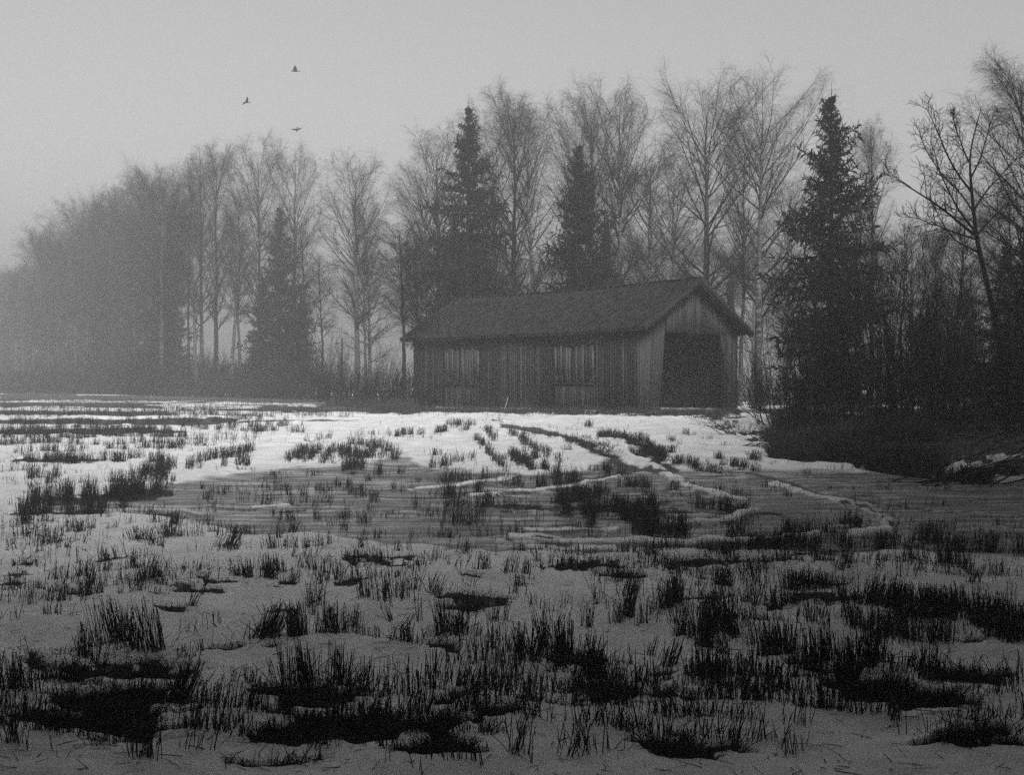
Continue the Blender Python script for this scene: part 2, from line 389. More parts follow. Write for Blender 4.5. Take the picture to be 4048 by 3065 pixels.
def grow(r, base, dirs, length, K, pull, wob, r0, r1):
    """grow N curved limbs; pull = vector added to the heading each step (array broadcastable), wob = wander"""
    n = len(base); P = np.empty((n, K, 3)); P[:, 0] = base; d = dirs / (np.linalg.norm(dirs, axis=1, keepdims=True) + 1e-9)
    st = (length / (K - 1))[:, None]
    for k in range(1, K):
        P[:, k] = P[:, k - 1] + d * st
        d = d + np.asarray(pull) * (1.0 / K) + r.normal(0, wob, (n, 3)); d /= np.linalg.norm(d, axis=1, keepdims=True) + 1e-9
    t = np.linspace(0, 1, K)[None, :]
    R = r0[:, None] * (1 - t) + r1 * t
    return P, R
def spawn(r, P, R, per, s0, s1, ang, lenf, K, pull, wob, rr, rmin):
    n, k, _ = P.shape
    s = (np.linspace(0, 1, per)[None, :] + r.uniform(-.5, .5, (n, per)) / per) * (s1 - s0) + s0
    s = np.clip(s, 0, .999); f = s * (k - 1); i = f.astype(int); w = f - i
    I = np.arange(n)[:, None]
    b = P[I, i] * (1 - w)[..., None] + P[I, i + 1] * w[..., None]
    t = P[I, i + 1] - P[I, i]; t /= np.linalg.norm(t, axis=2, keepdims=True) + 1e-9
    pr = R[I, i] * (1 - w) + R[I, i + 1] * w
    q = r.normal(0, 1, b.shape); q -= (q * t).sum(2, keepdims=True) * t; q /= np.linalg.norm(q, axis=2, keepdims=True) + 1e-9
    a = np.radians(ang) * r.uniform(.7, 1.3, s.shape)[..., None]
    d = t * np.cos(a) + q * np.sin(a)
    plen = np.linalg.norm(np.diff(P, axis=1), axis=2).sum(1)[:, None] * np.ones_like(s)
    L = lenf(s, plen) * r.uniform(.6, 1.25, s.shape)
    return grow(r, b.reshape(-1, 3), d.reshape(-1, 3), L.ravel(), K, pull, wob, np.maximum(pr.ravel() * rr, rmin), rmin * .7)

def birch_data(seed, h=16.0, rt=.17, start=.26, spread=.30, dense=1.0, lean=0.0, bark=None, droop=1.0, prim=34, up=38, twig=.0032):
    r = np.random.default_rng(seed)
    K = 18; z = np.linspace(0, h, K)
    wob = np.cumsum(r.normal(0, .035, (K, 2)), 0) * h / 16
    tr = np.stack([wob[:, 0] + lean * (z / h) ** 1.3 * h, wob[:, 1], z], 1)[None]
    R = (rt * (1 - (z / h)) ** .85 + .012)[None]; R[0, 0] *= 1.25
    trunk = Tubes(); trunk.add(tr, R, 9)
    cr = Tubes()
    # limbs rise steeply then arch over
    s = np.sort(r.uniform(start, .97, prim)) ; f = s * (K - 1); i = np.minimum(f.astype(int), K - 2); w = f - i
    b = tr[0][i] * (1 - w)[:, None] + tr[0][i + 1] * w[:, None]
    az = np.arange(prim) * 2.4 + r.uniform(-.5, .5, prim); a = np.radians(up + 26 * (1 - s) + r.normal(0, 7, prim))
    d = np.stack([np.cos(az) * np.sin(a), np.sin(az) * np.sin(a), np.cos(a)], 1)
    L = h * (spread * np.sin(np.pi * np.clip((1.04 - s) / (1.04 - start + .15), 0, 1) ** .75) * .95 + .045) * r.uniform(.75, 1.2, prim)
    pull = np.stack([0 * az, 0 * az, np.full(prim, .35)], 1)
    r0 = np.maximum((rt * (1 - s) ** .85 + .012) * .44, .016)
    P1, R1 = grow(r, b, d, L, 9, pull, .035, r0, .009)
    cr.add(P1, R1, 5)
    P2, R2 = spawn(r, P1, R1, int(9 * dense), .15, .98, 30, lambda s, p: p * .44 * (1.1 - .6 * s), 6, (0, 0, .12), .055, .5, .0065)
    cr.add(P2, R2, 4)
    P3, R3 = spawn(r, P2, R2, int(9 * dense), .15, 1, 34, lambda s, p: .22 + p * .34, 4, (0, 0, -.7 * droop), .07, .5, twig)
    cr.add(P3, R3, 3)
    P4, R4 = spawn(r, P3, R3, 3, .2, 1, 35, lambda s, p: .2 + p * .55, 3, (0, 0, -2.6 * droop), .06, .7, twig * .75)
    cr.add(P4, R4, 3)
    P5, R5 = spawn(r, tr, R, int(26 * dense), .72, 1, 28, lambda s, p: h * .06 * np.ones_like(s), 5, (0, 0, .1), .05, .4, .006)
    cr.add(P5, R5, 3)
    top = float(np.percentile(np.concatenate(cr.V)[:, 2], 99.6))
    return (trunk.mesh('birch_trunk', bark or M_BIRCH), cr.mesh('birch_crown', M_TWIG), top)

def spruce_data(seed, h=11.0, rad=2.0, rt=.16, power=.8, whorl=62, bare_top=.0):
    r = np.random.default_rng(seed)
    K = 12; z = np.linspace(0, h, K)
    tr = np.stack([np.cumsum(r.normal(0, .01, K)), np.cumsum(r.normal(0, .01, K)), z], 1)[None]
    trunk = Tubes(); trunk.add(tr, (rt * (1 - z / h) + .012)[None], 8)
    lev = 34; n = lev * 11
    lv_ = np.repeat(np.arange(lev), 11); s = .03 + .96 * np.maximum((lv_ + r.uniform(-.35, .35, n)) / lev, 0) ** .92; s = np.clip(s, .03, .985)
    az = r.uniform(0, 2 * np.pi, n); sect = (az / (2 * np.pi) * 7).astype(int); ext = r.uniform(.45, 1.22, (lev, 7))[lv_, sect]
    f = s * (K - 1); i = np.minimum(f.astype(int), K - 2); w = f - i
    b = tr[0][i] * (1 - w)[:, None] + tr[0][i + 1] * w[:, None]
    side = 1 + .20 * np.sin(az * 2 + seed) * np.sin(s * 17 + seed) + .20 * np.sin(s * 37 + az + seed)
    L = (rad * np.tanh(1.9 * (1 - s)) / .95 * side * ext + .06) * r.uniform(.7, 1.1, n)
    tilt = np.interp(s, [0, .5, .75, .9, 1], [-.5, -.3, .15, .6, 1.4])
    d = np.stack([np.cos(az), np.sin(az), tilt], 1)
    P, R = grow(r, b, d, L, 6, np.stack([0 * az, 0 * az, np.interp(s, [0, 1], [.9, .5])], 1), .05, np.maximum(.02 * L / 1.5, .008), .006)
    limbs = Tubes(); limbs.add(P, R, 4)
    # sprays: flat tapering tufts along each branch, hanging and pointing outward
    V = []; Q = []; off = 0
    for per, ang, ln, wd_, dz in ((19, 48, .28, .028, -.35), (20, 80, .36, .026, -1.5), (8, 20, .20, .022, .1)):
        A, _ = spawn(r, P, R, per, .12, 1.0, ang, lambda s_, p: ln * np.clip(.22 + p * .62, .3, 1.35) * np.ones_like(s_), 3, (0, 0, dz), .10, 1, .01)
        m = len(A); t = A[:, 2] - A[:, 0]; q = np.cross(t, r.normal(0, 1, (m, 3))); q /= np.linalg.norm(q, axis=1, keepdims=True) + 1e-9
        wv = (wd_ * r.uniform(.6, 1.5, m) * np.clip(np.linalg.norm(t, axis=1) / ln, .45, 1.2))[:, None] * q
        VV = np.stack([A[:, 0] - wv * .5, A[:, 0] + wv * .5, A[:, 1] + wv, A[:, 1] - wv, A[:, 2] + wv * .15, A[:, 2] - wv * .15], 1).reshape(-1, 3)
        bb = np.arange(m)[:, None] * 6 + off
        Q.append(bb + np.array([[0, 1, 2, 3]])); Q.append(bb + np.array([[3, 2, 4, 5]])); V.append(VV); off += len(VV)
    # leader
    ld_ = Tubes(); ld_.add(np.array([[tr[0][-1] - [0, 0, .3], tr[0][-1] + [0, 0, .35]]]), np.array([[.014, .005]]), 3); limbs.V.append(ld_.V[0]); limbs.Q.append(ld_.Q[0] + limbs.n)
    lv = np.concatenate(limbs.V); lq = np.concatenate(limbs.Q)
    V.append(lv); Q.append(lq + off)
    crown = raw_mesh('spruce_crown', np.concatenate(V), [np.concatenate(Q)], M_NEEDLE)
    return (trunk.mesh('spruce_trunk', M_BARK), crown, h - .35)

def bush_data(seed, h=5.0, stems=46, fan=26, base=.5, side=7, wide=1.0, tw=.005, rs=.016):
    r = np.random.default_rng(seed)
    az = r.uniform(0, 2 * np.pi, stems); rr = base * np.sqrt(r.uniform(0, 1, stems))
    b = np.stack([rr * np.cos(az), rr * np.sin(az), np.full(stems, -.05)], 1)
    a = np.radians(np.abs(r.normal(0, fan, stems)))
    d = np.stack([np.cos(az) * np.sin(a), np.sin(az) * np.sin(a), np.cos(a)], 1)
    L = h * r.uniform(.45, 1.05, stems)
    P, R = grow(r, b, d, L, 9, (0, 0, .25), .045, r.uniform(.55, 1.2, stems) * rs, .004)
    st = Tubes(); st.add(P, R, 4)
    tw_ = Tubes()
    P2, R2 = spawn(r, P, R, side, .2, .97, 26, lambda s, p: p * .26 * (1.15 - .6 * s), 5, (0, 0, .3), .07, .5, tw)
    tw_.add(P2, R2, 3)
    P3, R3 = spawn(r, P2, R2, 4, .2, 1, 30, lambda s, p: .12 + p * .32, 3, (0, 0, .2), .1, .7, tw * .8)
    tw_.add(P3, R3, 3)
    return (st.mesh('bush_stems', M_BARK), tw_.mesh('bush_twigs', M_TWIG), h)

VAR = {
 'b0': birch_data(1, 16, .25, .24, .30, 1.0, up=34), 'b1': birch_data(2, 16, .21, .30, .24, 1.1, up=27), 'b2': birch_data(3, 16, .22, .22, .33, 1.0, lean=.03, up=34),
 'b3': birch_data(4, 16, .17, .40, .20, 1.0, up=25), 'b4': birch_data(5, 16, .18, .25, .27, 1.2, up=30),
 'k0': birch_data(6, 16, .22, .28, .20, 1.2, up=24, bark=M_BARK), 'k1': birch_data(7, 16, .10, .45, .13, .9, up=24, bark=M_BARK),
 's0': spruce_data(11, 11, 2.3, .17), 's1': spruce_data(12, 11, 1.9, .16), 's2': spruce_data(13, 11, 2.7, .18),
 'h0': bush_data(21, 5, 34, 15, .6, 6), 'h1': bush_data(22, 5, 42, 24, .8, 6), 'h2': bush_data(23, 5, 30, 10, .8, 6), 'h3': bush_data(24, 5, 34, 40, .5, 8),
}
TREE_NAMES = {'b': ('birch_tree', 'birch'), 'k': ('bare_tree', 'tree'), 's': ('spruce_tree', 'spruce'), 'h': ('bare_shrub', 'shrub')}
def plant(kind, x, y, height, label, rz=None, group=None, name=None, cat=None, lean=(0, 0), wide=1.0, sink=0.03):
    A, B, h0 = VAR[kind]
    s = height / h0
    z = float(G0(np.array([x]), np.array([y]))[0]) - sink
    nm, ct = TREE_NAMES[kind[0]]
    o = empty(name or nm, (x, y, z), random.uniform(0, 6.28) if rz is None else rz)
    o.scale = (s * wide, s * wide, s)
    if lean != (0, 0):
        o.rotation_euler = (lean[0], lean[1], o.rotation_euler[2])
    parts = ('stems', 'twigs') if kind[0] == 'h' else ('trunk', 'crown')
    link(parts[0], A, o); link(parts[1], B, o)
    tag(o, label, cat or ct, group)
    return o
def at(px, d): return (px - CX) / F * d
def height_to(top, d, x):
    return (HY - top) / F * d + EYE - float(G0(np.array([x]), np.array([d]))[0])
random.seed(5)

TREES = [
 # kind, px, distance, top py, label, wide, lean(x about, y about)
 ('b0', 2790, 54, 262, 'tall birch rising directly behind the near gable peak of the barn', 1.05, (0, 0)),
 ('b2', 3002, 50, 262, 'tall pale-barked birch right of the barn, its crown leaning right', .95, (0, .02)),
 ('b3', 2925, 52, 470, 'slim slanting birch trunk close left of the pale birch beside the barn', .9, (0, .045)),
 ('b1', 2450, 56, 320, 'birch behind the middle of the barn roof, just right of the dark spruce', 1.0, (0, -.01)),
 ('b4', 2345, 60, 345, 'tall twiggy birch whose top shows above the spruce behind the barn roof', .9, (0, 0)),
 ('b1', 2275, 64, 400, 'hazy birch crown left above the spruce behind the barn roof', .8, (0, 0)),
 ('b0', 2130, 58, 430, 'birch with curved bare trunk standing alone in the gap behind the barn roof', .75, (0, -.05)),
 ('k0', 2035, 62, 345, 'dark straight trunk with a tall narrow crown behind the barn roof', .95, (0, 0)),
 ('b4', 1960, 68, 420, 'hazy narrow birch just right of the tall spruce top', .8, (0, 0)),
 ('b1', 1745, 66, 480, 'broad misty birch left of the tall spruce behind the barn', 1.1, (0, 0)),
 ('b4', 1690, 62, 660, 'lower misty birch at the left shoulder of the group behind the barn', 1.0, (0, 0)),
 ('s1', 1852, 60, 440, 'tallest spruce behind the left end of the barn roof, pointed top', 1.05, (0, 0)),
 ('s2', 1800, 63, 900, 'shorter spruce at the foot of the tallest spruce behind the barn', 1.0, (0, 0)),
 ('s0', 2290, 52, 590, 'dark spruce behind the middle of the barn roof', .92, (0, 0)),
 ('s1', 2400, 54, 900, 'small spruce pressed against the right side of the one behind the barn roof', .8, (0, 0)),
 ('s0', 3288, 36, 398, 'large near-black spruce standing right of the barn', 1.0, (0, 0)),
 ('k0', 3440, 42, 480, 'slender bare tree close behind the right side of the large spruce', .7, (0, 0)),
 ('k1', 3400, 40, 760, 'thin bare tree between the large spruce and its slender neighbour', 1.2, (0, 0)),
 ('b2', 2660, 66, 600, 'faint birch filling the gap left of the gable peak birch', 1.1, (0, 0)),
 ('b4', 2560, 74, 560, 'faint drooping birch seen between the two tallest crowns over the roof', 1.2, (0, 0)),
 ('b0', 3120, 62, 640, 'faint birch in the gap between pale birch and large spruce', 1.0, (0, 0)),
 ('b1', 1415, 74, 592, 'clear symmetrical birch standing free left of the barn', 1.05, (0, 0)),
 ('b3', 1448, 76, 760, 'second thinner stem close right of the free-standing birch', .8, (0, 0)),
 ('k1', 1600, 47, 860, 'thin forked bare tree touching the left corner of the barn', 1.9, (0, 0)),
 ('k1', 1655, 50, 960, 'thin bare tree behind the left roof edge of the barn', 1.7, (0, 0)),
 ('k1', 1232, 80, 880, 'thin trunk leaning right in the gap left of the free-standing birch', 1.2, (0, .10)),
 ('k1', 1275, 78, 1000, 'short thin bare tree left of the free-standing birch', 1.6, (0, 0)),
 ('s1', 1102, 88, 830, 'misty dark spruce in the middle of the left wood', 1.0, (0, 0)),
 ('s2', 1192, 84, 1175, 'small bushy spruce at the right foot of the misty spruce', .95, (0, 0)),
 ('s2', 1040, 92, 1100, 'low spruce at the left foot of the misty spruce', .8, (0, 0)),
 ('b4', 1022, 92, 545, 'tall misty birch left of the misty spruce, darkest trunk there', .85, (0, 0)),
 ('b1', 1160, 96, 560, 'tall misty birch whose crown spreads above the misty spruce', .95, (0, 0)),
 ('b3', 912, 88, 700, 'slanting trunk crossing its neighbour left of the misty spruce', 1.0, (0, .09)),
 ('b3', 950, 90, 820, 'thin slanting trunk right of the crossing trunks in the left wood', 1.0, (0, .12)),
 ('k0', 850, 96, 560, 'thick dark double crown in the centre of the left wood', .8, (0, 0)),
 ('b1', 800, 98, 580, 'tall trunk just left of the thick dark crown in the left wood', .8, (0, 0)),
 ('k1', 745, 96, 640, 'very straight slim trunk standing clear in the left wood', 1.0, (0, 0)),
 ('k1', 700, 98, 720, 'straight slim trunk one step left of the clear straight one', 1.0, (0, 0)),
 ('b3', 778, 94, 800, 'thin trunk curving between the straight slim trunk and the tall trunk', 1.0, (0, -.04)),
 ('b4', 640, 104, 640, 'dense misty crown left of the straight slim trunks', 1.0, (0, 0)),
 ('s1', 665, 108, 900, 'grey spruce shape behind the straight slim trunks', .9, (0, 0)),
]
for k, px, d, top, lab, wide, lean in TREES:
    x = at(px, d); h = height_to(top, d, x)
    if k == 's0' and px == 3288: d = 36
    plant(k, x, d, h, lab, wide=wide, lean=lean, rz=(1.9 if px == 3288 else None))
# dim far-left wood: nothing tells these apart in the fog
far = []
r_ = random.Random(3)
for i in range(42):
    px = -60 + i * 17 + r_.uniform(-12, 12)
    d = np.interp(px, [-60, 300, 700], [165, 140, 108]) + r_.uniform(-12, 16)
    top = np.interp(px, [-60, 80, 200, 350, 480, 640, 800], [1080, 930, 830, 760, 715, 650, 600]) + r_.uniform(-25, 130)
    far.append((px, d * 1.12, top + 20))
for i, (px, d, top) in enumerate(far):
    k = ['k0', 'b3', 'k1', 'b4', 's1', 'b3'][i % 6]
    x = at(px, d); sp = k[0] == 's'
    h = height_to(top + (160 if sp else 0), d, x)
    plant(k, x, d, h, 'fog-dimmed spruce in the far left end of the wood' if sp else 'fog-dimmed bare tree in the far left end of the wood',
          group='fog-dimmed spruces at the far left' if sp else 'fog-dimmed bare trees at the far left', wide=.95 if sp else 1.0)
# pale row of birches far behind the barn
for i in range(20):
    px = 1500 + i * 125 + r_.uniform(-40, 40); d = r_.uniform(88, 112); top = r_.uniform(820, 1050)
    x = at(px, d)
    plant(['b4', 'b1', 'b0'][i % 3], x, d, height_to(top, d, x), 'pale hazy birch in the distant row behind the barn', group='hazy birches far behind the barn', wide=1.5)

# right-hand side: thicket, bare trees at the frame's edge
THK = [
 ('h1', 3080, 31, 1130, 'outermost spreading shrub of the thicket, fanning toward the barn', 1.1), ('h0', 3180, 28, 1080, 'dense shrub in front of the left side of the large spruce', 1.0),
 ('h2', 3290, 26, 1020, 'upright shrub directly in front of the large spruce', 1.1), ('h1', 3390, 27, 960, 'tall shrub in front of the right side of the large spruce', .9),
 ('h2', 3480, 25, 930, 'tall upright many-stemmed shrub in the middle of the thicket', 1.0), ('h0', 3570, 27, 900, 'tall fine-twigged shrub right of the middle of the thicket', 1.0),
 ('h2', 3660, 29, 870, 'tallest shrub of the thicket, stems straight up', 1.1), ('h0', 3740, 26, 1080, 'shrub left of the long-branched tree at the right', 1.0),
 ('h1', 3840, 23, 1200, 'dark shrub at the foot of the long-branched tree', 1.0), ('h3', 3120, 27, 1420, 'low arching shrub at the left foot of the thicket', 1.1),
 ('h3', 3300, 23, 1400, 'low arching shrub at the edge of the bank', 1.2), ('h3', 3520, 22, 1380, 'low tangled shrub above the ice edge', 1.2),
 ('h3', 3720, 25, 1380, 'low tangled shrub behind the snow lumps at right', 1.2), ('h3', 3930, 26, 1360, 'low tangled shrub at the right frame edge', 1.2),
 ('h1', 3950, 25, 1000, 'dark tall shrub right of the long-branched tree', 1.0), ('h0', 4060, 22, 1050, 'black shrub cut by the right frame edge', 1.1),
 ('h0', 3230, 33, 1250, 'shrub behind the low arching ones, under the large spruce', 1.2), ('h1', 3610, 32, 1150, 'wide shrub deep in the thicket right of the spruce', 1.3),
 ('h1', 3800, 31, 1050, 'wide shrub deep in the thicket at right', 1.3), ('h1', 3450, 34, 1200, 'wide shrub deep in the thicket behind the tall ones', 1.2),
]
for k, px, d, top, lab, wide in THK:
    x = at(px, d); plant(k, x, d, height_to(top, d, x), lab, wide=wide)
for k, px, d, top, lab, wide, lean in [
    ('k0', 4085, 27, 190, 'tall bare tree whose crown hangs in at the top right', 1.3, (0, 0)),
    ('b4', 4050, 30, 330, 'fine-twigged dark bare tree at the right edge beneath the tallest crown', 1.2, (0, 0)),
    ('b4', 4000, 33, 720, 'dense dark bare crown behind the long-branched tree', 1.3, (0, 0)),
    ('s2', 4130, 26, 900, 'black spruce at the right frame edge', 1.3, (0, 0)),
    ('s1', 3970, 36, 980, 'dark spruce deep in the thicket at right', 1.3, (0, 0)),
    ('k1', 3780, 36, 820, 'thin bare tree behind the thicket left of the long-branched tree', 1.8, (0, 0)),
    ('k1', 3560, 40, 860, 'thin bare tree behind the middle of the thicket', 1.6, (0, 0)),
    ('k0', 3690, 44, 900, 'hazy bare tree behind the tallest shrub of the thicket', 1.0, (0, 0)),
    ('s2', 3820, 48, 1150, 'hazy low spruce seen through the thicket', 1.4, (0, 0)),
    ('s2', 3640, 50, 1240, 'hazy squat spruce behind the middle of the thicket', 1.5, (0, 0))]:
    x = at(px, d); plant(k, x, d, height_to(top, d, x), lab, wide=wide, lean=lean)

def long_branched_tree():
    """the near tree at the right with long branches sweeping left: limbs laid out one by one"""
    d = 23.0; r = np.random.default_rng(77)
    def p(px, py, dy=0.0): return [at(px, d + dy), d + dy, (HY - py) / F * (d + dy) + EYE]
    x0, y0 = at(3978, d), d
    z0 = float(G0(np.array([x0]), np.array([y0]))[0])
    def curve(pts, K):
        pts = np.array(pts, float); s = np.linspace(0, len(pts) - 1, K)
        o = np.stack([np.interp(s, range(len(pts)), pts[:, c]) for c in range(3)], 1)
        for _ in range(2): o[1:-1] = (o[:-2] + 2 * o[1:-1] + o[2:]) / 4
        return o - np.array([x0, y0, z0])
    o = empty('bare_tree', (x0, y0, z0)); tag(o, 'long-branched bare tree at the right, branches sweeping left over the thicket', 'tree')
    T = Tubes()
    tr = curve([[x0, y0, z0 - .1], p(3970, 1500), p(3935, 1250), p(3862, 960), p(3850, 850), p(3836, 700), p(3832, 600), p(3880, 420, .3)], 22)
    T.add(tr[None], np.interp(np.linspace(0, 1, 22), [0, .5, 1], [.07, .045, .007])[None], 8)
    C = Tubes()
    limbs = [
     ([p(3868, 940), p(3790, 880, -.5), p(3700, 800, -.9), p(3600, 740, -1.2), p(3510, 680, -1.4)], .035),
     ([p(3862, 925), p(3800, 850, -.3), p(3750, 760, -.6), p(3700, 640, -.8), p(3680, 560, -.9)], .028),
     ([p(3842, 760), p(3790, 700, -.3), p(3740, 610, -.5), p(3700, 500, -.8), p(3662, 425, -.9)], .028),
     ([p(3848, 840), p(3800, 760, -.2), p(3740, 720, -.4), p(3640, 560, -.7), p(3635, 530, -.8)], .02),
     ([p(3830, 640), p(3800, 570, -.2), p(3775, 500, -.3), p(3765, 450, -.3)], .018),
     ([p(3858, 945), p(3760, 915, -.8), p(3680, 880, -1.2), p(3600, 860, -1.6)], .026),
     ([p(3875, 1000), p(3780, 960, .6), p(3720, 880, .9), p(3690, 800, 1.1)], .022),
     ([p(3840, 700), p(3880, 620, .4), p(3900, 540, .5), p(3930, 440, .6)], .022),
     ([p(3850, 830), p(3910, 740, .5), p(3960, 690, .8), p(4040, 600, 1.2)], .025),
     ([p(3862, 930), p(3930, 850, .5), p(4000, 790, .8), p(4080, 760, 1.2)], .025)]
    P1 = np.stack([curve(l, 10) for l, _ in limbs]) + r.normal(0, .012, (len(limbs), 10, 3)) * np.linspace(0, 1, 10)[None, :, None]
    R1 = np.stack([np.linspace(w, .006, 10) for _, w in limbs])
    C.add(P1, R1, 5)
    P2, R2 = spawn(r, P1, R1, 13, .2, 1, 36, lambda s, p_: p_ * .26 * (1.1 - .6 * s), 6, (0, 0, .3), .09, .5, .006); C.add(P2, R2, 4)
    P3, R3 = spawn(r, P2, R2, 6, .2, 1, 40, lambda s, p_: .08 + p_ * .35, 4, (0, 0, .2), .12, .6, .0045); C.add(P3, R3, 3)
    P4, R4 = spawn(r, P3, R3, 2, .4, 1, 40, lambda s, p_: .05 + p_ * .35, 3, (0, 0, .2), .12, .6, .004); C.add(P4, R4, 3)
    link('trunk', T.mesh('tree_trunk', M_BARK), o); link('crown', C.mesh('tree_crown', M_TWIG), o)
long_branched_tree()

# shrubs left of the barn and along the foot of the left wood
for i, (k, px, d, top, lab, wide) in enumerate([
    ('h1', 1500, 50, 1330, 'rounded shrub touching the left end of the barn', 1.2), ('h1', 1410, 56, 1380, 'rounded hazy shrub in front of the free-standing birch', 1.3),
    ('h0', 1330, 62, 1330, 'loose upright shrub left of the rounded ones', 1.0), ('h2', 1290, 66, 1300, 'upright hazy shrub left of the slim post', 1.0),
    ('h3', 1560, 47, 1400, 'low shrub at the foot of the left barn corner', 1.1), ('h3', 1450, 52, 1480, 'low twiggy shrub on the field edge left of the barn', 1.4),
    ('h0', 3010, 40, 1360, 'loose shrub behind the right end of the barn', 1.1), ('h3', 2990, 39, 1500, 'low twigs at the right corner of the barn', .9)]):
    x = at(px, d); plant(k, x, d, height_to(top, d, x), lab, wide=wide)

def undergrowth():
    """dense low brush along the foot of the woods, nobody could count it"""
    r = np.random.default_rng(9); T = Tubes()
    u = np.concatenate([r.uniform(-100, 1300, 3000), r.uniform(1300, 3200, 900)]); n = len(u)
    d = np.where(u < 1300, np.interp(u, [-100, 700, 1300], [150, 98, 74]), 62) + r.uniform(-3, 8, n) * np.where(u < 1300, 1.4, 2)
    x = (u - CX) / F * d; z = G0(x, d)
    hh = (HY - np.interp(u, [0, 600, 1300, 3200], [1480, 1440, 1480, 1500])) / F * d * r.uniform(.2, 1.6, n) + 1
    dr = np.stack([r.normal(0, .25, n), r.normal(0, .25, n), np.ones(n)], 1)
    P, R = grow(r, np.stack([x, d, z - .05], 1), dr, hh, 5, (0, 0, .1), .08, np.full(n, .022), .012)
    T.add(P, R, 3)
    P2, R2 = spawn(r, P, R, 4, .2, 1, 35, lambda s, p: .3 + p * .25, 3, (0, 0, .2), .1, .7, .012); T.add(P2, R2, 3)
    tag(link('undergrowth', T.mesh('undergrowth', M_TWIG)), 'misty brush along the foot of the wood behind the field', 'brush', kind='stuff')
undergrowth()

# ------------------------------------------------------------------ the barn
BX, BY, TH, BL, BW = 4.64, 40.6, .805, 13.05, 6.15
ZB, ZR, ZE = 0.60, 5.70, 3.66      # base, ridge, eave heights (world)
OG, OE = .52, .34                  # overhang at gables and eaves
def barn():
    r = random.Random(11)
    root = empty('barn', (BX, BY, 0), -TH)
    tag(root, 'long weathered board barn with tiled roof and open dark doorway in its gable', 'barn')
    ct, st_ = math.cos(TH), math.sin(TH)
    def u_of(px):      # distance along the long wall from the near corner (local x = -u)
        k = (px - CX) / F      # (BX - u ct) = k (BY + u st)
        return (BX - k * BY) / (ct + k * st_)
    def v_of(px):
        k = (px - CX) / F
        return (k * BY - BX) / (st_ - k * ct)
    def zl(px, py):
        u = u_of(px); return EYE + (HY - py) / F * (BY + u * st_)
    def zg(px, py):
        v = v_of(px); return EYE + (HY - py) / F * (BY + v * ct)
    slope = (ZR - ZE) / (BW / 2 + OE)
    def roof_z(v): return ZE + slope * (min(v, BW - v) + OE)
    # hatches in the long wall
    hat = []
    for (pl, pr, pt, pm, pb) in ((1763, 1896, 1405, 1488, 1520), (2193, 2350, 1395, 1480, 1516)):
        hat.append((u_of(pr), u_of(pl), zl(pl, pt), zl(pl, pm), zl(pl, pb)))
    w = Boxes(); u = 0
    top0 = roof_z(0) - .12
    while u < BL:
        bw = r.uniform(.09, .17); u1 = min(u + bw, BL); mid = (u + u1) / 2
        t = .02 + (.012 if r.random() < .5 else 0) + r.uniform(0, .006)
        tone = r.choice([.55, .7, .8, .9, 1.0, 1.0, 1.15, 1.5, 1.9]) * (1.1 if mid < 7 else .85)
        lean = r.uniform(-.012, .012)
        H_ = next((q for q in hat if q[0] - .02 < mid < q[1] + .02), None)
        z0 = ZB - .12 + r.uniform(0, .08)
        def board(a, b, za, zb_, yy=0.0):
            w.hexa([(-b + lean, -t - yy, za), (-a + lean, -t - yy, za), (-a + lean, -yy + .002, za), (-b + lean, -yy + .002, za),
                    (-b, -t - yy, zb_), (-a, -t - yy, zb_), (-a, -yy + .002, zb_), (-b, -yy + .002, zb_)], tone)
        g = .006 if r.random() < .8 else .016
        if H_ is None: board(u + g, u1, z0, top0)
        else:
            board(u + g, u1, z0, H_[4] - .03); board(u + g, u1, H_[2] + .25 + r.uniform(-.03, .03), top0)
        u = u1
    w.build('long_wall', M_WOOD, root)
    for (ua, ub, zt, zm, zb_) in hat:
        h = Boxes()
        u = ua
        i = 0
        while u < ub:
            bw = r.uniform(.13, .19); u1 = min(u + bw, ub); f = (u + u1 - 2 * ua) / (2 * (ub - ua))
            outer = f < .26 or f > .74
            tone = r.choice([.8, 1.1, 1.45, 1.8, 2.0])
            if .52 < f < .6: tone = .4
            h.box(-u1 + .008, -u, -.06 - r.uniform(0, .01), -.03, (zm if outer else zb_ + .02) + r.uniform(-.02, .02), zt + r.uniform(.15, .28), tone)
            if outer and r.random() < .9: h.box(-u1 + .01, -u, -.025, -.005, zb_ + .02, zm + .1, tone * .7)
            u = u1
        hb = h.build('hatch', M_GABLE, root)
        e = Boxes(); e.beam((-ub - .05, -.055, zb_ - .02), (-ua + .05, -.055, zb_ - .02), .05, .07); e.build('sill', M_TRIM, hb)
        e = Boxes(); e.beam((-ub - .04, -.05, zt + .30), (-ua + .04, -.05, zt + .30), .04, .06); e.build('head_board', M_TRIM, hb)
        k = Boxes(); k.box(-ub, -ua, .03, .05, zb_ - .1, zt + .3, .3); k.build('backing_board', M_TRIM, hb)
    # far long wall, far gable
    b = Boxes(); u = 0
    while u < BL:
        bw = r.uniform(.12, .2); b.box(-min(u + bw, BL) + .01, -u, BW, BW + .025 + r.uniform(0, .012), ZB - .1, top0, r.uniform(.5, 1.2)); u += bw
    b.build('rear_wall', M_WOOD, root)
    b = Boxes(); v = 0
    while v < BW:
        bw = r.uniform(.12, .2); v1 = min(v + bw, BW); zt = roof_z((v + v1) / 2) - .12
        b.box(-BL - .03, -BL - r.uniform(0, .008), v, v1 - .008, ZB - .1, zt, r.uniform(.5, 1.2)); v = v1
    b.build('far_gable', M_WOOD, root)
    # near gable with the doorway
    vl_t, vl_b = v_of(2634), v_of(2606); vr_t, vr_b = v_of(2846), v_of(2862)
    zd = zg(2636, 1313)
    gbl = Boxes(); v = 0
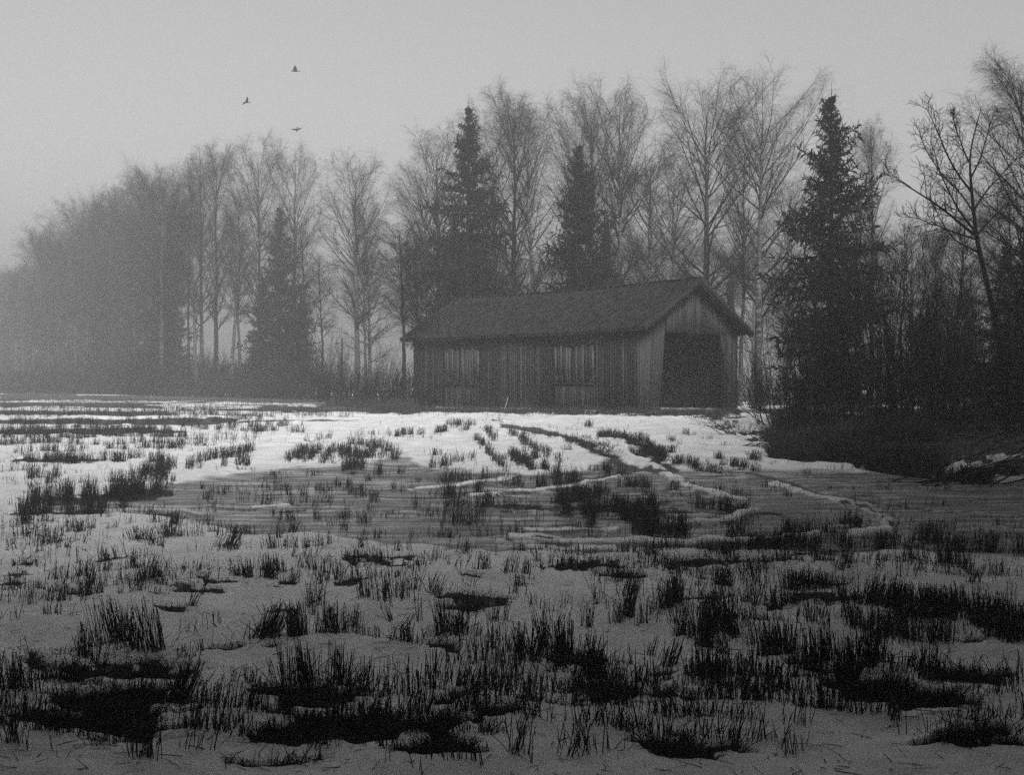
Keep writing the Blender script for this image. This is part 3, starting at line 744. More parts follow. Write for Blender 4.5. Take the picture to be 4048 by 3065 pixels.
    def bd(va, vb, va2, vb2, z0, z1, z1b, tone, off=0.0, th=.028):
        gbl.hexa([(off, va, z0), (off + th, va, z0), (off + th, vb, z0), (off, vb, z0), (off, va2, z1), (off + th, va2, z1), (off + th, vb2, z1b), (off, vb2, z1b)], tone)
    v = 0.0
    n = 9
    for i in range(n):                          # left of the doorway: boards lean with the sagging frame
        a, b_ = i / n, (i + 1) / n; th = r.uniform(.02, .034)
        bd(vl_b * a, vl_b * b_ - .008, vl_t * a, vl_t * b_ - .008, ZB - .12 + r.uniform(0, .06), roof_z(vl_t * a) - .10, roof_z(vl_t * b_) - .10, r.choice([.7, .9, 1.0, 1.2, 1.3]), 0, th)
    n = 7
    for i in range(n):                          # right of the doorway
        a, b_ = i / n, (i + 1) / n; th = r.uniform(.02, .034)
        lb = vr_b + (BW - .12 - vr_b) * a; rb = vr_b + (BW - .12 - vr_b) * b_; lt = vr_t + .18 + (BW - vr_t - .18) * a; rt_ = vr_t + .18 + (BW - vr_t - .18) * b_
        bd(lb, rb - .01, lt, rt_ - .01, ZB - .12 + r.uniform(0, .06), roof_z(lt) - .10, roof_z(rt_) - .10, r.choice([.5, .7, .9, 1.1]), 0, th)
    v = vl_t - .05
    zr_ = zg(2839, 1324)
    while v < vr_t + .25:                       # cladding above the doorway, standing proud
        bw = r.uniform(.1, .16); v1 = v + bw
        f = (v - vl_t) / (vr_t - vl_t)
        bd(v, v1 - .008, v, v1 - .008, zd + (zr_ - zd) * f + r.uniform(-.03, .02), roof_z(v) - .09, roof_z(v1) - .09, r.choice([1.0, 1.2, 1.4, 1.6, 1.8, .9]), .036, r.uniform(.02, .03))
        v = v1
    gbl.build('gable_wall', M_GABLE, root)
    p = Boxes(); p.beam((.09, v_of(2843), zg(2843, 1325)), (.09, v_of(2868), zg(2868, 1500)), .08, .03, (1, 0, 0)); p.build('hanging_plank', M_GABLE, root)
    # frame: corner posts, lintel, posts inside
    fr = Boxes()
    fr.beam((-.1, .1, ZB - .1), (-.1, .1, top0), .16, .16); fr.beam((-.1, BW - .1, ZB - .1), (-.1, BW - .1, top0), .16, .16)
    fr.beam((-.1, vl_b - .06, ZB - .1), (-.1, vl_t - .06, zd + .3), .14, .14); fr.beam((-.1, vr_b + .1, ZB - .1), (-.1, vr_t + .2, zd + .3), .14, .14)
    fr.beam((-.08, vl_t - .2, zd + .1), (-.08, vr_t + .4, zr_ + .1), .14, .16)
    for uu in (4.5, 9.0):
        fr.beam((-uu, BW / 2, ZB - .1), (-uu, BW / 2, ZR - .2), .16, .16); fr.beam((-uu, .1, top0 - .1), (-uu, BW - .1, top0 - .1), .14, .16)
    fr.build('timber_frame', M_TRIM, root)
    fl = Boxes(); fl.box(-BL + .05, -.02, .05, BW - .05, ZB - .2, ZB - .02); fl.build('floor', M_TRIM, root)
    # roof: two tiled slopes with sagging ridge
    def slope_mesh(front):
        nu, nv = 62 * 6, 15 * 3
        V = []; tone = []
        L = BL + 2 * OG; half = BW / 2 + OE
        rr = np.random.default_rng(5 + front)
        jit = rr.normal(0, .012, (63, 16))
        U, S = np.meshgrid(np.linspace(0, 1, nu + 1), np.linspace(0, 1, nv + 1))
        ui = (U * 62); col_ = np.minimum(ui.astype(int), 61); course = np.minimum((S * 15).astype(int), 14)
        w_ = np.abs(np.sin(ui * np.pi)) ** .7 * .05
        step = (S * 15 - course) * .024
        step = np.where(S >= .9999, .024, step)
        sag = -.16 * np.sin(U * np.pi) * (1 - S * .4) - .05 * np.sin(U * np.pi * 2.3 + 1) * (1 - S) + .03 * np.sin(U * 9 + S * 3)
        nzv = jit[col_, course]
        x = OG - U * L; x = x + 0.0
        y = (BW / 2 - S * half) if front else (BW / 2 + S * half)
        z = ZR - S * (ZR - ZE) + w_ + step + sag + nzv
        top = np.stack([x, y + 0 * x, z], -1).reshape(-1, 3)
        bot = top - np.array([0, 0, .055])
        bot2 = np.stack([x, y + 0 * x, ZR - S * (ZR - ZE) + sag - .04], -1).reshape(-1, 3)
        V = np.concatenate([top, bot2]); nc = nu + 1; nr = nv + 1
        i = np.arange(nr - 1)[:, None] * nc; j = np.arange(nc - 1)[None, :]
        q = np.stack([i + j, i + nc + j, i + nc + j + 1, i + j + 1], -1).reshape(-1, 4)
        if not front: q = q[:, ::-1]
        off = len(top); Q = [q, q[:, ::-1] + off]
        def rim(idx, flip):
            a = idx[:-1]; b = idx[1:]; e = np.stack([a, b, b + off, a + off], 1); Q.append(e[:, ::-1] if flip else e)
        allr = np.arange(nc)
        rim(allr + (nr - 1) * nc, not front); rim(allr, front); rim(np.arange(nr) * nc, not front); rim(np.arange(nr) * nc + nc - 1, front)
        return raw_mesh('tiles', V, Q, M_TILE)
    link('roof_slope', slope_mesh(True), root); link('roof_slope', slope_mesh(False), root)
    rc = Boxes(); L = BL + 2 * OG
    for i in range(40):
        a, b_ = i / 40, (i + 1) / 40
        sg = lambda U: -.16 * math.sin(U * math.pi) - .05 * math.sin(U * math.pi * 2.3 + 1) + .03 * math.sin(U * 9)
        rc.beam((OG - a * L, BW / 2, ZR + .05 + sg(a)), (OG - b_ * L + .01, BW / 2, ZR + .045 + sg(b_) + r.uniform(-.008, .012)), .17, .07)
    rc.build('ridge_cap', M_TILE, root)
    half = BW / 2 + OE
    for s in (-1, 1):
        for xx, nm in ((OG + .03, 'verge_board'), (-BL - OG - .03, 'verge_board')):
            v_ = Boxes()
            za = ZR - .05 - .06; v_.beam((xx, BW / 2 - .0 * s, za), (xx, BW / 2 + s * half, ZE - .06), .035, .20, (0, 0, 1))
            v_.beam((xx - (.05 if xx > 0 else -.05), BW / 2, za - .12), (xx - (.05 if xx > 0 else -.05), BW / 2 + s * (half - .1), ZE - .12), .03, .16)
            v_.build(nm, M_TRIM, root)
    # boarded underside / purlins carrying the overhang
    pu = Boxes()
    for s in (-1, 1):
        for f in (.08, .5, .93):
            y = BW / 2 + s * half * f; z = ZR - f * (ZR - ZE) - .13
            pu.beam((OG, y, z), (-BL - OG, y, z - .02), .1, .1)
    pu.build('purlins', M_TRIM, root)
    ev = Boxes(); ev.beam((OG, -OE + .02, ZE - .05), (-BL - OG, -OE + .02, ZE - .09), .03, .10); ev.build('eave_board', M_TRIM, root)
    for i in range(9):
        rf = Boxes(); x = -.3 - i * (BL - .6) / 8; rf.beam((x, .05, roof_z(.05) - .12), (x, -OE + .05, ZE - .08), .07, .1); rf.build('rafter_end', M_TRIM, root)
    return root
barn()

# ------------------------------------------------------------------ small things
def stick(name, px0, py0, px1, py1, d, r0, r1, m, label, cat, dy=0.0, K=6, wob=.01, seed=0):
    rr = np.random.default_rng(seed)
    a = np.array([at(px0, d), d, EYE + (HY - py0) / F * d]); b = np.array([at(px1, d), d + dy, EYE + (HY - py1) / F * d])
    t = np.linspace(0, 1, K)[:, None]; P = a * (1 - t) + b * t + rr.normal(0, wob, (K, 3)) * np.sin(t * np.pi) - a
    T = Tubes(); T.add(P[None], np.linspace(r0, r1, K)[None], 7)
    # close the two ends
    V = np.concatenate(T.V); Q = np.concatenate(T.Q); n = len(V)
    me = raw_mesh(name, V, [Q, np.arange(7)[None, ::-1], np.arange(n - 7, n)[None, :]], m, True)
    o = link(name, me); o.location = a; tag(o, label, cat); return o
stick('leaning_pole', 1990, 1640, 2009, 1570, 38.5, .018, .009, M_PALE, 'thin pale pole leaning up from the snow before the long barn wall', 'pole', seed=1)
stick('wooden_post', 1352, 1560, 1352, 1336, 64, .055, .045, M_BARK, 'slim bare post standing among shrubs left of the barn', 'post', seed=2)
stick('dead_trunk', 2885, 1560, 2888, 1112, 48, .17, .15, M_BARK, 'broken-off dead trunk behind the right slope of the barn roof', 'dead tree', seed=3, wob=.03)
stick('dead_trunk', 2996, 1600, 2998, 1074, 47, .15, .14, M_BIRCH, 'broken-off pale trunk in front of the pale-barked birch', 'dead tree', seed=4, wob=.03)

def bird(px, py, d, wing_l, wing_r, head, span, label):
    """one continuous mesh: spindle body with fanned tail, two bent wings"""
    V = []; Q = []
    rings = [(-.50, .012, .07), (-.34, .022, .045), (-.18, .05, .05), (0, .075, .07), (.16, .07, .068), (.28, .045, .045), (.36, .042, .042), (.42, .02, .02), (.47, .006, .006)]
    ns = 8
    for t, rz, ry in rings:
        for k in range(ns):
            a = 2 * math.pi * k / ns; V.append((t * head, ry * math.cos(a), rz * math.sin(a)))
    for i in range(len(rings) - 1):
        for k in range(ns): Q.append([i * ns + k, i * ns + (k + 1) % ns, (i + 1) * ns + (k + 1) % ns, (i + 1) * ns + k])
    for side, (az_, el_, el2) in ((1, wing_l), (-1, wing_r)):
        base = len(V); p = Vector((.04, side * .05, .02)); dr = Vector((0, side, 0))
        for k in range(7):
            f = k / 6; e = el_ + (el2 - el_) * f; ch = [.30, .33, .32, .28, .22, .14, .04][k]
            sw = az_ * f * .25
            for s, (dx, dz) in enumerate(((ch * .45, 0), (ch * .1, .018 * (1 - f)), (-ch * .55, 0), (ch * .1, -.012 * (1 - f)))):
                V.append((p.x + dx - sw, p.y, p.z + dz))
            p = p + Vector((0, side * math.cos(e), math.sin(e))) * (.5 / 6)
        for k in range(6):
            for s in range(4):
                q = [base + k * 4 + s, base + k * 4 + (s + 1) % 4, base + k * 4 + 4 + (s + 1) % 4, base + k * 4 + 4 + s]
                Q.append(q if side > 0 else q[::-1])
    V = np.array(V) * span
    o = link('flying_bird', raw_mesh('bird_body', V, [np.array(Q)], M_BIRD, True))
    o.location = (at(px, d), d, EYE + (HY - py) / F * d)
    tag(o, label, 'bird', None); return o
b1 = bird(1168, 280, 70, (0, 1.25, 1.45), (0, 1.5, .2), 1, .66, 'highest of the three dark birds, wing raised almost straight up'); b1.rotation_euler = (.1, .1, math.radians(-155))
b2 = bird(975, 404, 70, (0, .9, 1.1), (0, .1, -.4), 1, .68, 'leftmost dark bird in the sky, one wing raised one lowered'); b2.rotation_euler = (.25, .2, math.radians(-120))
b3 = bird(1174, 512, 70, (0, .25, .35), (0, .25, .1), 1, .66, 'lowest of the three birds, gliding with wings spread flat'); b3.rotation_euler = (.1, .75, math.radians(-85))

# ------------------------------------------------------------------ stubble
def blades(x, y, z, L, tilt, az, w, bend, r, seg=2, flat=False):
    """thin triangular prisms as straw stalks"""
    n = len(x); K = seg + 1
    d = np.stack([np.sin(tilt) * np.cos(az), np.sin(tilt) * np.sin(az), np.cos(tilt)], 1)
    P = np.empty((n, K, 3)); P[:, 0] = np.stack([x, y, z], 1)
    for k in range(1, K):
        P[:, k] = P[:, k - 1] + d * (L / seg)[:, None]
        d = d + np.stack([np.cos(az) * bend, np.sin(az) * bend, -np.abs(bend)], 1); d /= np.linalg.norm(d, axis=1, keepdims=True)
    R = np.repeat(w[:, None], K, 1) * np.linspace(1, .7, K)[None]
    return P, R

# strips: x0,y0,x1,y1, half thickness in rows, number of tufts, height
STRIPS = [
 (0, 1618, 900, 1616, 4, 330, .22), (300, 1628, 1300, 1632, 6, 500, .24), (0, 1646, 1000, 1644, 6, 700, .24), (0, 1672, 1150, 1668, 4, 800, .24), (600, 1660, 1400, 1655, 6, 330, .24),
 (0, 1704, 950, 1700, 6, 800, .26), (0, 1722, 720, 1718, 7, 800, .26), (0, 1745, 700, 1742, 4, 520, .26), (580, 1738, 730, 1738, 4, 160, .26), (0, 1768, 320, 1766, 4, 260, .26),
 (360, 1768, 720, 1765, 3, 170, .26), (60, 1794, 330, 1794, 3, 170, .26), (420, 1788, 500, 1786, 3, 60, .26), (540, 1784, 720, 1784, 3, 130, .26), (80, 1818, 130, 1815, 4, 50, .28), (110, 1842, 490, 1850, 5, 420, .28),
 (100, 1832, 480, 1826, 4, 240, .28), (500, 1822, 560, 1820, 4, 36, .26), (590, 1840, 660, 1830, 6, 70, .30), (560, 1900, 660, 1895, 12, 170, .30), (620, 1868, 980, 1838, 10, 420, .30), (780, 1838, 1010, 1800, 8, 260, .28),
 (700, 1760, 1020, 1745, 10, 130, .26), (850, 1720, 1150, 1715, 14, 150, .25), (900, 1690, 1200, 1690, 8, 200, .25), (1000, 1720, 1040, 1720, 6, 60, .25), (1150, 1726, 1200, 1722, 4, 40, .25),
 (60, 1905, 230, 1900, 10, 130, .30), (150, 1940, 210, 1925, 6, 50, .30), (230, 1975, 640, 1955, 18, 620, .33), (130, 1985, 230, 1975, 10, 150, .33), (60, 2040, 500, 2030, 20, 470, .33), (440, 1920, 640, 1880, 12, 200, .30),
 (60, 2010, 160, 2000, 12, 110, .32), (60, 2090, 130, 2085, 16, 70, .32), (400, 1968, 640, 1940, 12, 300, .32),
 (1160, 1826, 1600, 1818, 9, 480, .28), (1160, 1810, 1560, 1800, 6, 300, .28), (1330, 1860, 1440, 1850, 12, 130, .30), (1270, 1840, 1340, 1838, 8, 80, .28), (1440, 1780, 1530, 1775, 6, 100, .26), (1360, 1765, 1480, 1760, 5, 80, .26),
 (1480, 1880, 1510, 1870, 6, 40, .30), (1200, 1740, 1560, 1735, 9, 90, .24), (1590, 1728, 1630, 1726, 3, 44, .26), (1640, 1732, 1680, 1725, 4, 26, .26), (1560, 1742, 1580, 1740, 3, 30, .24),
 (1200, 1835, 1240, 1830, 5, 30, .28), (1130, 1835, 1150, 1830, 4, 25, .26), (1700, 1855, 1790, 1852, 7, 90, .28), (1700, 1815, 1750, 1812, 5, 60, .26), (1720, 1730, 1770, 1720, 6, 60, .26), (1770, 1692, 1870, 1690, 4, 110, .25),
 (1820, 1720, 1850, 1716, 5, 50, .26), (1780, 1850, 1880, 1830, 12, 60, .24), (1870, 1750, 1920, 1780, 5, 90, .24), (1920, 1790, 2000, 1880, 7, 170, .26), (1890, 1700, 1960, 1740, 7, 90, .24), (1930, 1730, 2060, 1860, 8, 130, .24),
 (2010, 1790, 2110, 1878, 8, 230, .26), (2000, 1710, 2080, 1760, 9, 120, .24), (2060, 1760, 2230, 1850, 14, 230, .22), (2100, 1820, 2200, 1856, 9, 150, .24), (2060, 1720, 2240, 1735, 9, 90, .22),
 (2280, 1690, 2360, 1700, 5, 110, .26), (2360, 1725, 2430, 1740, 4, 90, .22), (2510, 1745, 2560, 1760, 5, 120, .30), (2560, 1790, 2640, 1830, 8, 240, .30), (2470, 1790, 2560, 1820, 4, 80, .2), (2640, 1800, 2700, 1805, 4, 60, .22),
 (2640, 1840, 2760, 1860, 7, 160, .24), (2640, 1740, 2690, 1765, 3, 40, .2), (2380, 1868, 2480, 1880, 8, 120, .30), (2200, 1880, 2300, 1890, 8, 120, .26), (2140, 1870, 2220, 1900, 8, 120, .28), (2700, 1730, 2740, 1735, 4, 30, .22),
 (2820, 1820, 2860, 1825, 3, 30, .22), (2850, 1845, 3000, 1875, 4, 130, .22), (2960, 1835, 3010, 1840, 3, 50, .22), (2760, 1865, 2900, 1885, 5, 90, .24),
 (1720, 1905, 1860, 1900, 8, 80, .28), (1730, 1960, 1900, 1950, 14, 170, .32), (1760, 2000, 1960, 2000, 10, 120, .30), (1750, 2070, 1960, 2070, 18, 110, .30), (2100, 1930, 2300, 1925, 10, 170, .30), (2200, 1990, 2400, 1960, 14, 300, .30),
 (2230, 2030, 2600, 2040, 18, 520, .32), (2420, 1920, 2680, 1940, 8, 170, .26), (2300, 2080, 2360, 2078, 10, 60, .30), (2510, 2110, 2720, 2120, 18, 330, .32), (2800, 2130, 2960, 2110, 6, 60, .30), (2860, 2020, 2960, 2045, 6, 100, .28),
 (2560, 1990, 2600, 2040, 6, 60, .3), (2740, 2010, 2960, 2030, 9, 110, .24), (1880, 1900, 2060, 1930, 14, 90, .28), (2460, 2050, 2560, 2080, 12, 140, .30), (1640, 2000, 1700, 2010, 16, 18, .3),
 (2960, 2170, 3300, 2160, 14, 330, .22), (3100, 2110, 3300, 2120, 12, 190, .24), (3330, 2080, 3440, 2092, 7, 90, .24), (3290, 2155, 3460, 2165, 8, 160, .24), (3460, 2180, 3560, 2180, 10, 90, .28), (3600, 2140, 3720, 2145, 6, 120, .2), (3650, 2110, 3900, 2110, 10, 60, .22),
 (3700, 2190, 3810, 2190, 8, 90, .24), (3830, 2180, 3950, 2185, 12, 70, .28), (3960, 2180, 4060, 2190, 12, 60, .28),
]
# single clumps: x, y of the foot, half width px, number of stalks, height factor, lean(deg, + right)
CLUMPS = [
 (1375, 1930, 20, 60, 1, 0), (1400, 1950, 30, 70, 1, 10), (1440, 1960, 26, 60, 1, 0), (1475, 1985, 24, 60, 1, 18), (1280, 1945, 35, 90, .9, 0), (1200, 1960, 20, 40, 1, 0), (1100, 1940, 50, 70, 1, 0), (1140, 1955, 12, 44, 1.1, 0), (1070, 1910, 40, 40, 1, 0),
 (1240, 1880, 25, 60, .8, 0), (1080, 1885, 20, 50, .8, 0), (1460, 1900, 18, 50, .9, 0), (1050, 2000, 30, 60, .9, 0), (1150, 1995, 30, 60, .9, 0), (1210, 1990, 15, 20, .9, 0), (880, 1948, 45, 120, .9, 10), (820, 1975, 30, 60, .9, 8),
 (1080, 2038, 8, 20, .8, 0), (1103, 2060, 10, 34, 1, 0), (1155, 2060, 24, 60, .9, 0), (1320, 2080, 45, 40, .7, 0), (1370, 2050, 30, 70, .9, 0), (1445, 2068, 22, 70, 1, 0), (1497, 2130, 16, 30, .8, 0), (1370, 2095, 20, 40, .7, 0),
 (620, 2080, 20, 50, .9, 8), (690, 2085, 34, 110, 1.1, 8), (880, 2200, 50, 70, 1.1, 18), (910, 2190, 24, 60, 1.4, 10), (930, 2120, 20, 40, .8, -20), (860, 2120, 12, 12, 1.1, 5), (600, 2190, 14, 20, .8, 5), (550, 2180, 50, 130, .9, 0), (670, 2160, 40, 110, .9, 0),
 (190, 2190, 50, 120, 1.2, 3), (100, 2150, 40, 60, 1, 0), (320, 2135, 26, 36, .8, 0), (270, 2130, 20, 24, .8, 0), (1075, 2200, 20, 50, 1.1, 0), (1105, 2150, 10, 30, 1.0, 0), (1135, 2190, 16, 20, .8, 0), (1170, 2190, 14, 20, .9, 0), (1212, 2190, 12, 32, .9, 0), (1265, 2190, 22, 34, .9, 0),
 (1300, 2180, 12, 14, 1, -15), (1435, 2200, 18, 36, 1.1, -3), (1585, 2200, 26, 36, .7, 0), (1620, 2200, 8, 12, .9, 0), (1840, 2230, 35, 60, .8, 10), (1910, 2280, 30, 50, 1, 0), (1730, 2240, 30, 36, .8, 8),
 (1500, 2250, 60, 120, 1.1, 0), (1390, 2245, 50, 70, 1, 6), (1640, 2260, 50, 60, .9, 0), (420, 2235, 40, 60, 1.1, 0), (460, 2240, 40, 40, .9, -10), (300, 2240, 30, 12, 1, 0), (230, 2310, 44, 44, 1.0, 0),
 (520, 2280, 30, 70, 1.1, 0), (590, 2280, 10, 12, .9, 0), (400, 2290, 60, 70, .9, 0), (570, 2350, 60, 110, 1.2, 15), (345, 2390, 36, 90, 1.5, 4), (330, 2310, 40, 50, 1, 0), (950, 2310, 30, 60, 1, 0), (980, 2320, 20, 60, 1.1, 0), (1060, 2320, 26, 110, 1.3, 0),
 (740, 2420, 30, 30, 1, 20), (1150, 2330, 40, 40, 1.0, 15), (1290, 2320, 60, 50, 1.0, 8), (1060, 2530, 50, 150, 1.4, 14), (1170, 2525, 36, 190, 1.4, 0), (1010, 2532, 50, 70, .9, 32), (1250, 2400, 40, 60, 1.2, 0), (1320, 2510, 55, 110, 1.3, 0), (1400, 2500, 20, 10, 1, 0),
 (1440, 2385, 40, 50, 1.1, 0), (1530, 2410, 55, 90, 1.2, 3), (1600, 2410, 16, 34, 1.3, 0), (1540, 2470, 10, 20, .7, 0), (1640, 2375, 30, 30, .9, 6), (1700, 2380, 40, 40, 1.2, 8), (1590, 2500, 20, 16, 1, 30), (1810, 2540, 60, 100, 1.3, 2), (1870, 2450, 50, 90, 1, 0), (1750, 2530, 26, 60, 1.4, 0),
 (1660, 2470, 10, 10, 1.2, 0), (1960, 2500, 30, 40, 1, 0), (450, 2560, 60, 130, 1.8, 0), (520, 2590, 40, 70, 1.4, -3), (600, 2600, 60, 100, 1.9, -8), (340, 2610, 60, 90, 1.3, 4), (650, 2590, 10, 14, 1, 0), (770, 2610, 30, 30, .5, 0), (120, 2420, 20, 20, .8, 0), (200, 2480, 40, 30, .6, 0),
 (1190, 2720, 80, 190, 1.5, -4), (1330, 2720, 40, 100, 1.4, -3), (1440, 2740, 30, 30, 1.2, 0), (1400, 2740, 60, 40, .9, 25), (1560, 2760, 30, 16, 1.2, 0), (1710, 2750, 12, 30, 1.4, 0), (1640, 2770, 30, 20, 1.1, 0), (700, 2780, 60, 130, 1.6, 20), (560, 2790, 50, 60, 1.4, 10), (840, 2800, 40, 30, .8, 10),
 (760, 2900, 40, 24, 1.3, 0), (400, 2850, 30, 40, 1, 0), (1350, 2850, 60, 50, 1, 0), (1900, 2830, 60, 60, 1, 0), (1500, 2880, 60, 50, 1, 0), (1950, 2720, 60, 50, 1.1, 0),
 (2070, 2640, 30, 70, 1.5, 0), (2110, 2640, 26, 70, 1.5, 0), (2150, 2590, 20, 50, 1.5, 0), (2220, 2640, 50, 190, 1.7, 0), (2320, 2680, 60, 110, 1.5, 3), (2370, 2680, 40, 80, 1.3, 0), (2160, 2490, 30, 10, 1.0, 0), (2320, 2500, 26, 36, 1, 10), (2450, 2470, 26, 50, 1, 0), (2360, 2400, 20, 18, 1.3, 0),
 (2480, 2460, 24, 90, 1.7, 0), (2560, 2495, 40, 40, 1.1, 0), (2490, 2400, 40, 60, 1, 0), (2640, 2440, 50, 150, 1.4, 0), (2680, 2430, 20, 60, 1.6, 0), (2740, 2540, 26, 50, 1, 0), (2790, 2570, 30, 190, 1.7, 0), (2840, 2530, 50, 170, 1.5, 0), (2900, 2540, 40, 130, 1.5, 0), (2690, 2530, 26, 60, 1.3, 0),
 (2640, 2640, 30, 60, 1.1, 15), (2570, 2590, 16, 24, .8, 5), (2860, 2600, 20, 50, .9, 0), (3010, 2640, 12, 36, 1.3, 0), (3060, 2600, 40, 190, 1.3, 0), (3120, 2600, 30, 110, 1.3, 0), (2980, 2560, 30, 24, 1.1, 0), (3000, 2430, 30, 40, 1.1, 14), (3080, 2420, 40, 90, 1, 0), (3150, 2430, 30, 50, 1, 3), (3210, 2490, 20, 24, 1.1, 0),
 (3200, 2690, 40, 120, 1.7, 0), (3260, 2670, 30, 90, 1.5, 0), (3340, 2700, 60, 190, 1.8, 0), (3420, 2690, 50, 130, 1.8, 0), (3480, 2680, 30, 60, 1.3, 0), (2820, 2730, 50, 110, 1.2, 0), (2760, 2710, 40, 70, 1.1, 0), (2930, 2770, 30, 40, .9, 10), (3070, 2780, 40, 60, .9, 10), (2870, 2800, 14, 10, 1.1, 0),
 (3540, 2760, 60, 80, 1.3, 6), (3680, 2740, 50, 80, 1.3, 6), (3380, 2500, 40, 60, 1.1, 0), (3500, 2530, 70, 170, 1.1, 0), (3600, 2560, 80, 190, 1.1, 0), (3700, 2570, 60, 150, 1.1, 0), (3620, 2470, 90, 330, 1.3, 3), (3700, 2470, 60, 200, 1.3, 0), (3520, 2440, 60, 230, 1.3, 0), (3440, 2420, 40, 160, 1.3, 8), (3330, 2400, 20, 60, 1.2, 0),
 (3780, 2430, 60, 150, 1.2, 0), (3760, 2490, 20, 50, 1.4, 20), (3890, 2500, 60, 210, 1.5, 0), (3960, 2540, 60, 210, 1.4, 0), (4020, 2560, 50, 190, 1.3, 0), (3860, 2430, 50, 90, 1.2, 0), (3960, 2440, 50, 90, 1.2, 0), (3130, 2350, 60, 190, 1.0, 0), (3200, 2350, 40, 120, 1.0, 0), (3260, 2340, 50, 130, .9, 0),
 (3000, 2280, 90, 200, .9, 0), (3240, 2260, 20, 70, .8, 0), (3330, 2290, 30, 70, .9, 0), (3100, 2250, 60, 130, 1, 0), (3470, 2300, 16, 18, .8, 12), (3600, 2230, 24, 70, .9, 0), (3740, 2260, 70, 230, 1.0, 0), (3820, 2290, 30, 70, 1, 0), (3870, 2300, 60, 60, .9, 0), (3960, 2310, 50, 60, .9, 8),
 (2560, 2220, 60, 90, .9, 0), (2660, 2200, 60, 110, .9, 0), (2480, 2200, 30, 50, .9, 0), (2850, 2230, 70, 130, .9, 0), (2900, 2190, 50, 80, .8, 0), (2330, 2290, 60, 90, .9, 0), (2450, 2310, 60, 100, .9, 0), (2400, 2280, 40, 70, .8, 0), (2170, 2220, 40, 60, .8, 0), (2060, 2230, 26, 50, .8, 0), (2280, 2250, 30, 40, .8, 0),
 (2690, 2300, 80, 110, .9, 5), (2620, 2280, 60, 80, .8, 0), (2000, 2300, 20, 30, .9, 0), (2030, 2140, 30, 60, 1.2, 0), (2050, 2340, 26, 40, .7, 0), (2840, 2360, 30, 100, 1.1, 0), (2880, 2355, 20, 50, 1, 0), (2600, 2400, 20, 12, 1, 0), (2210, 2500, 60, 16, 1, 20), (2350, 2570, 50, 16, 1, 0),
 (3010, 2790, 40, 30, 1, 0), (3560, 2900, 40, 20, 1, 0), (3790, 2820, 40, 60, 1, 0), (3740, 3000, 30, 20, 1.1, 20), (3830, 3010, 60, 20, 1, 0), (2250, 3010, 30, 20, 1, 20), (2330, 2990, 30, 24, 1, -10), (2040, 3020, 30, 30, 1.2, 10), (2600, 3000, 40, 24, 1, 10), (60, 2980, 30, 40, 1, 0), (560, 3010, 60, 60, 1, 0), (3130, 3000, 60, 16, .8, 0),
]
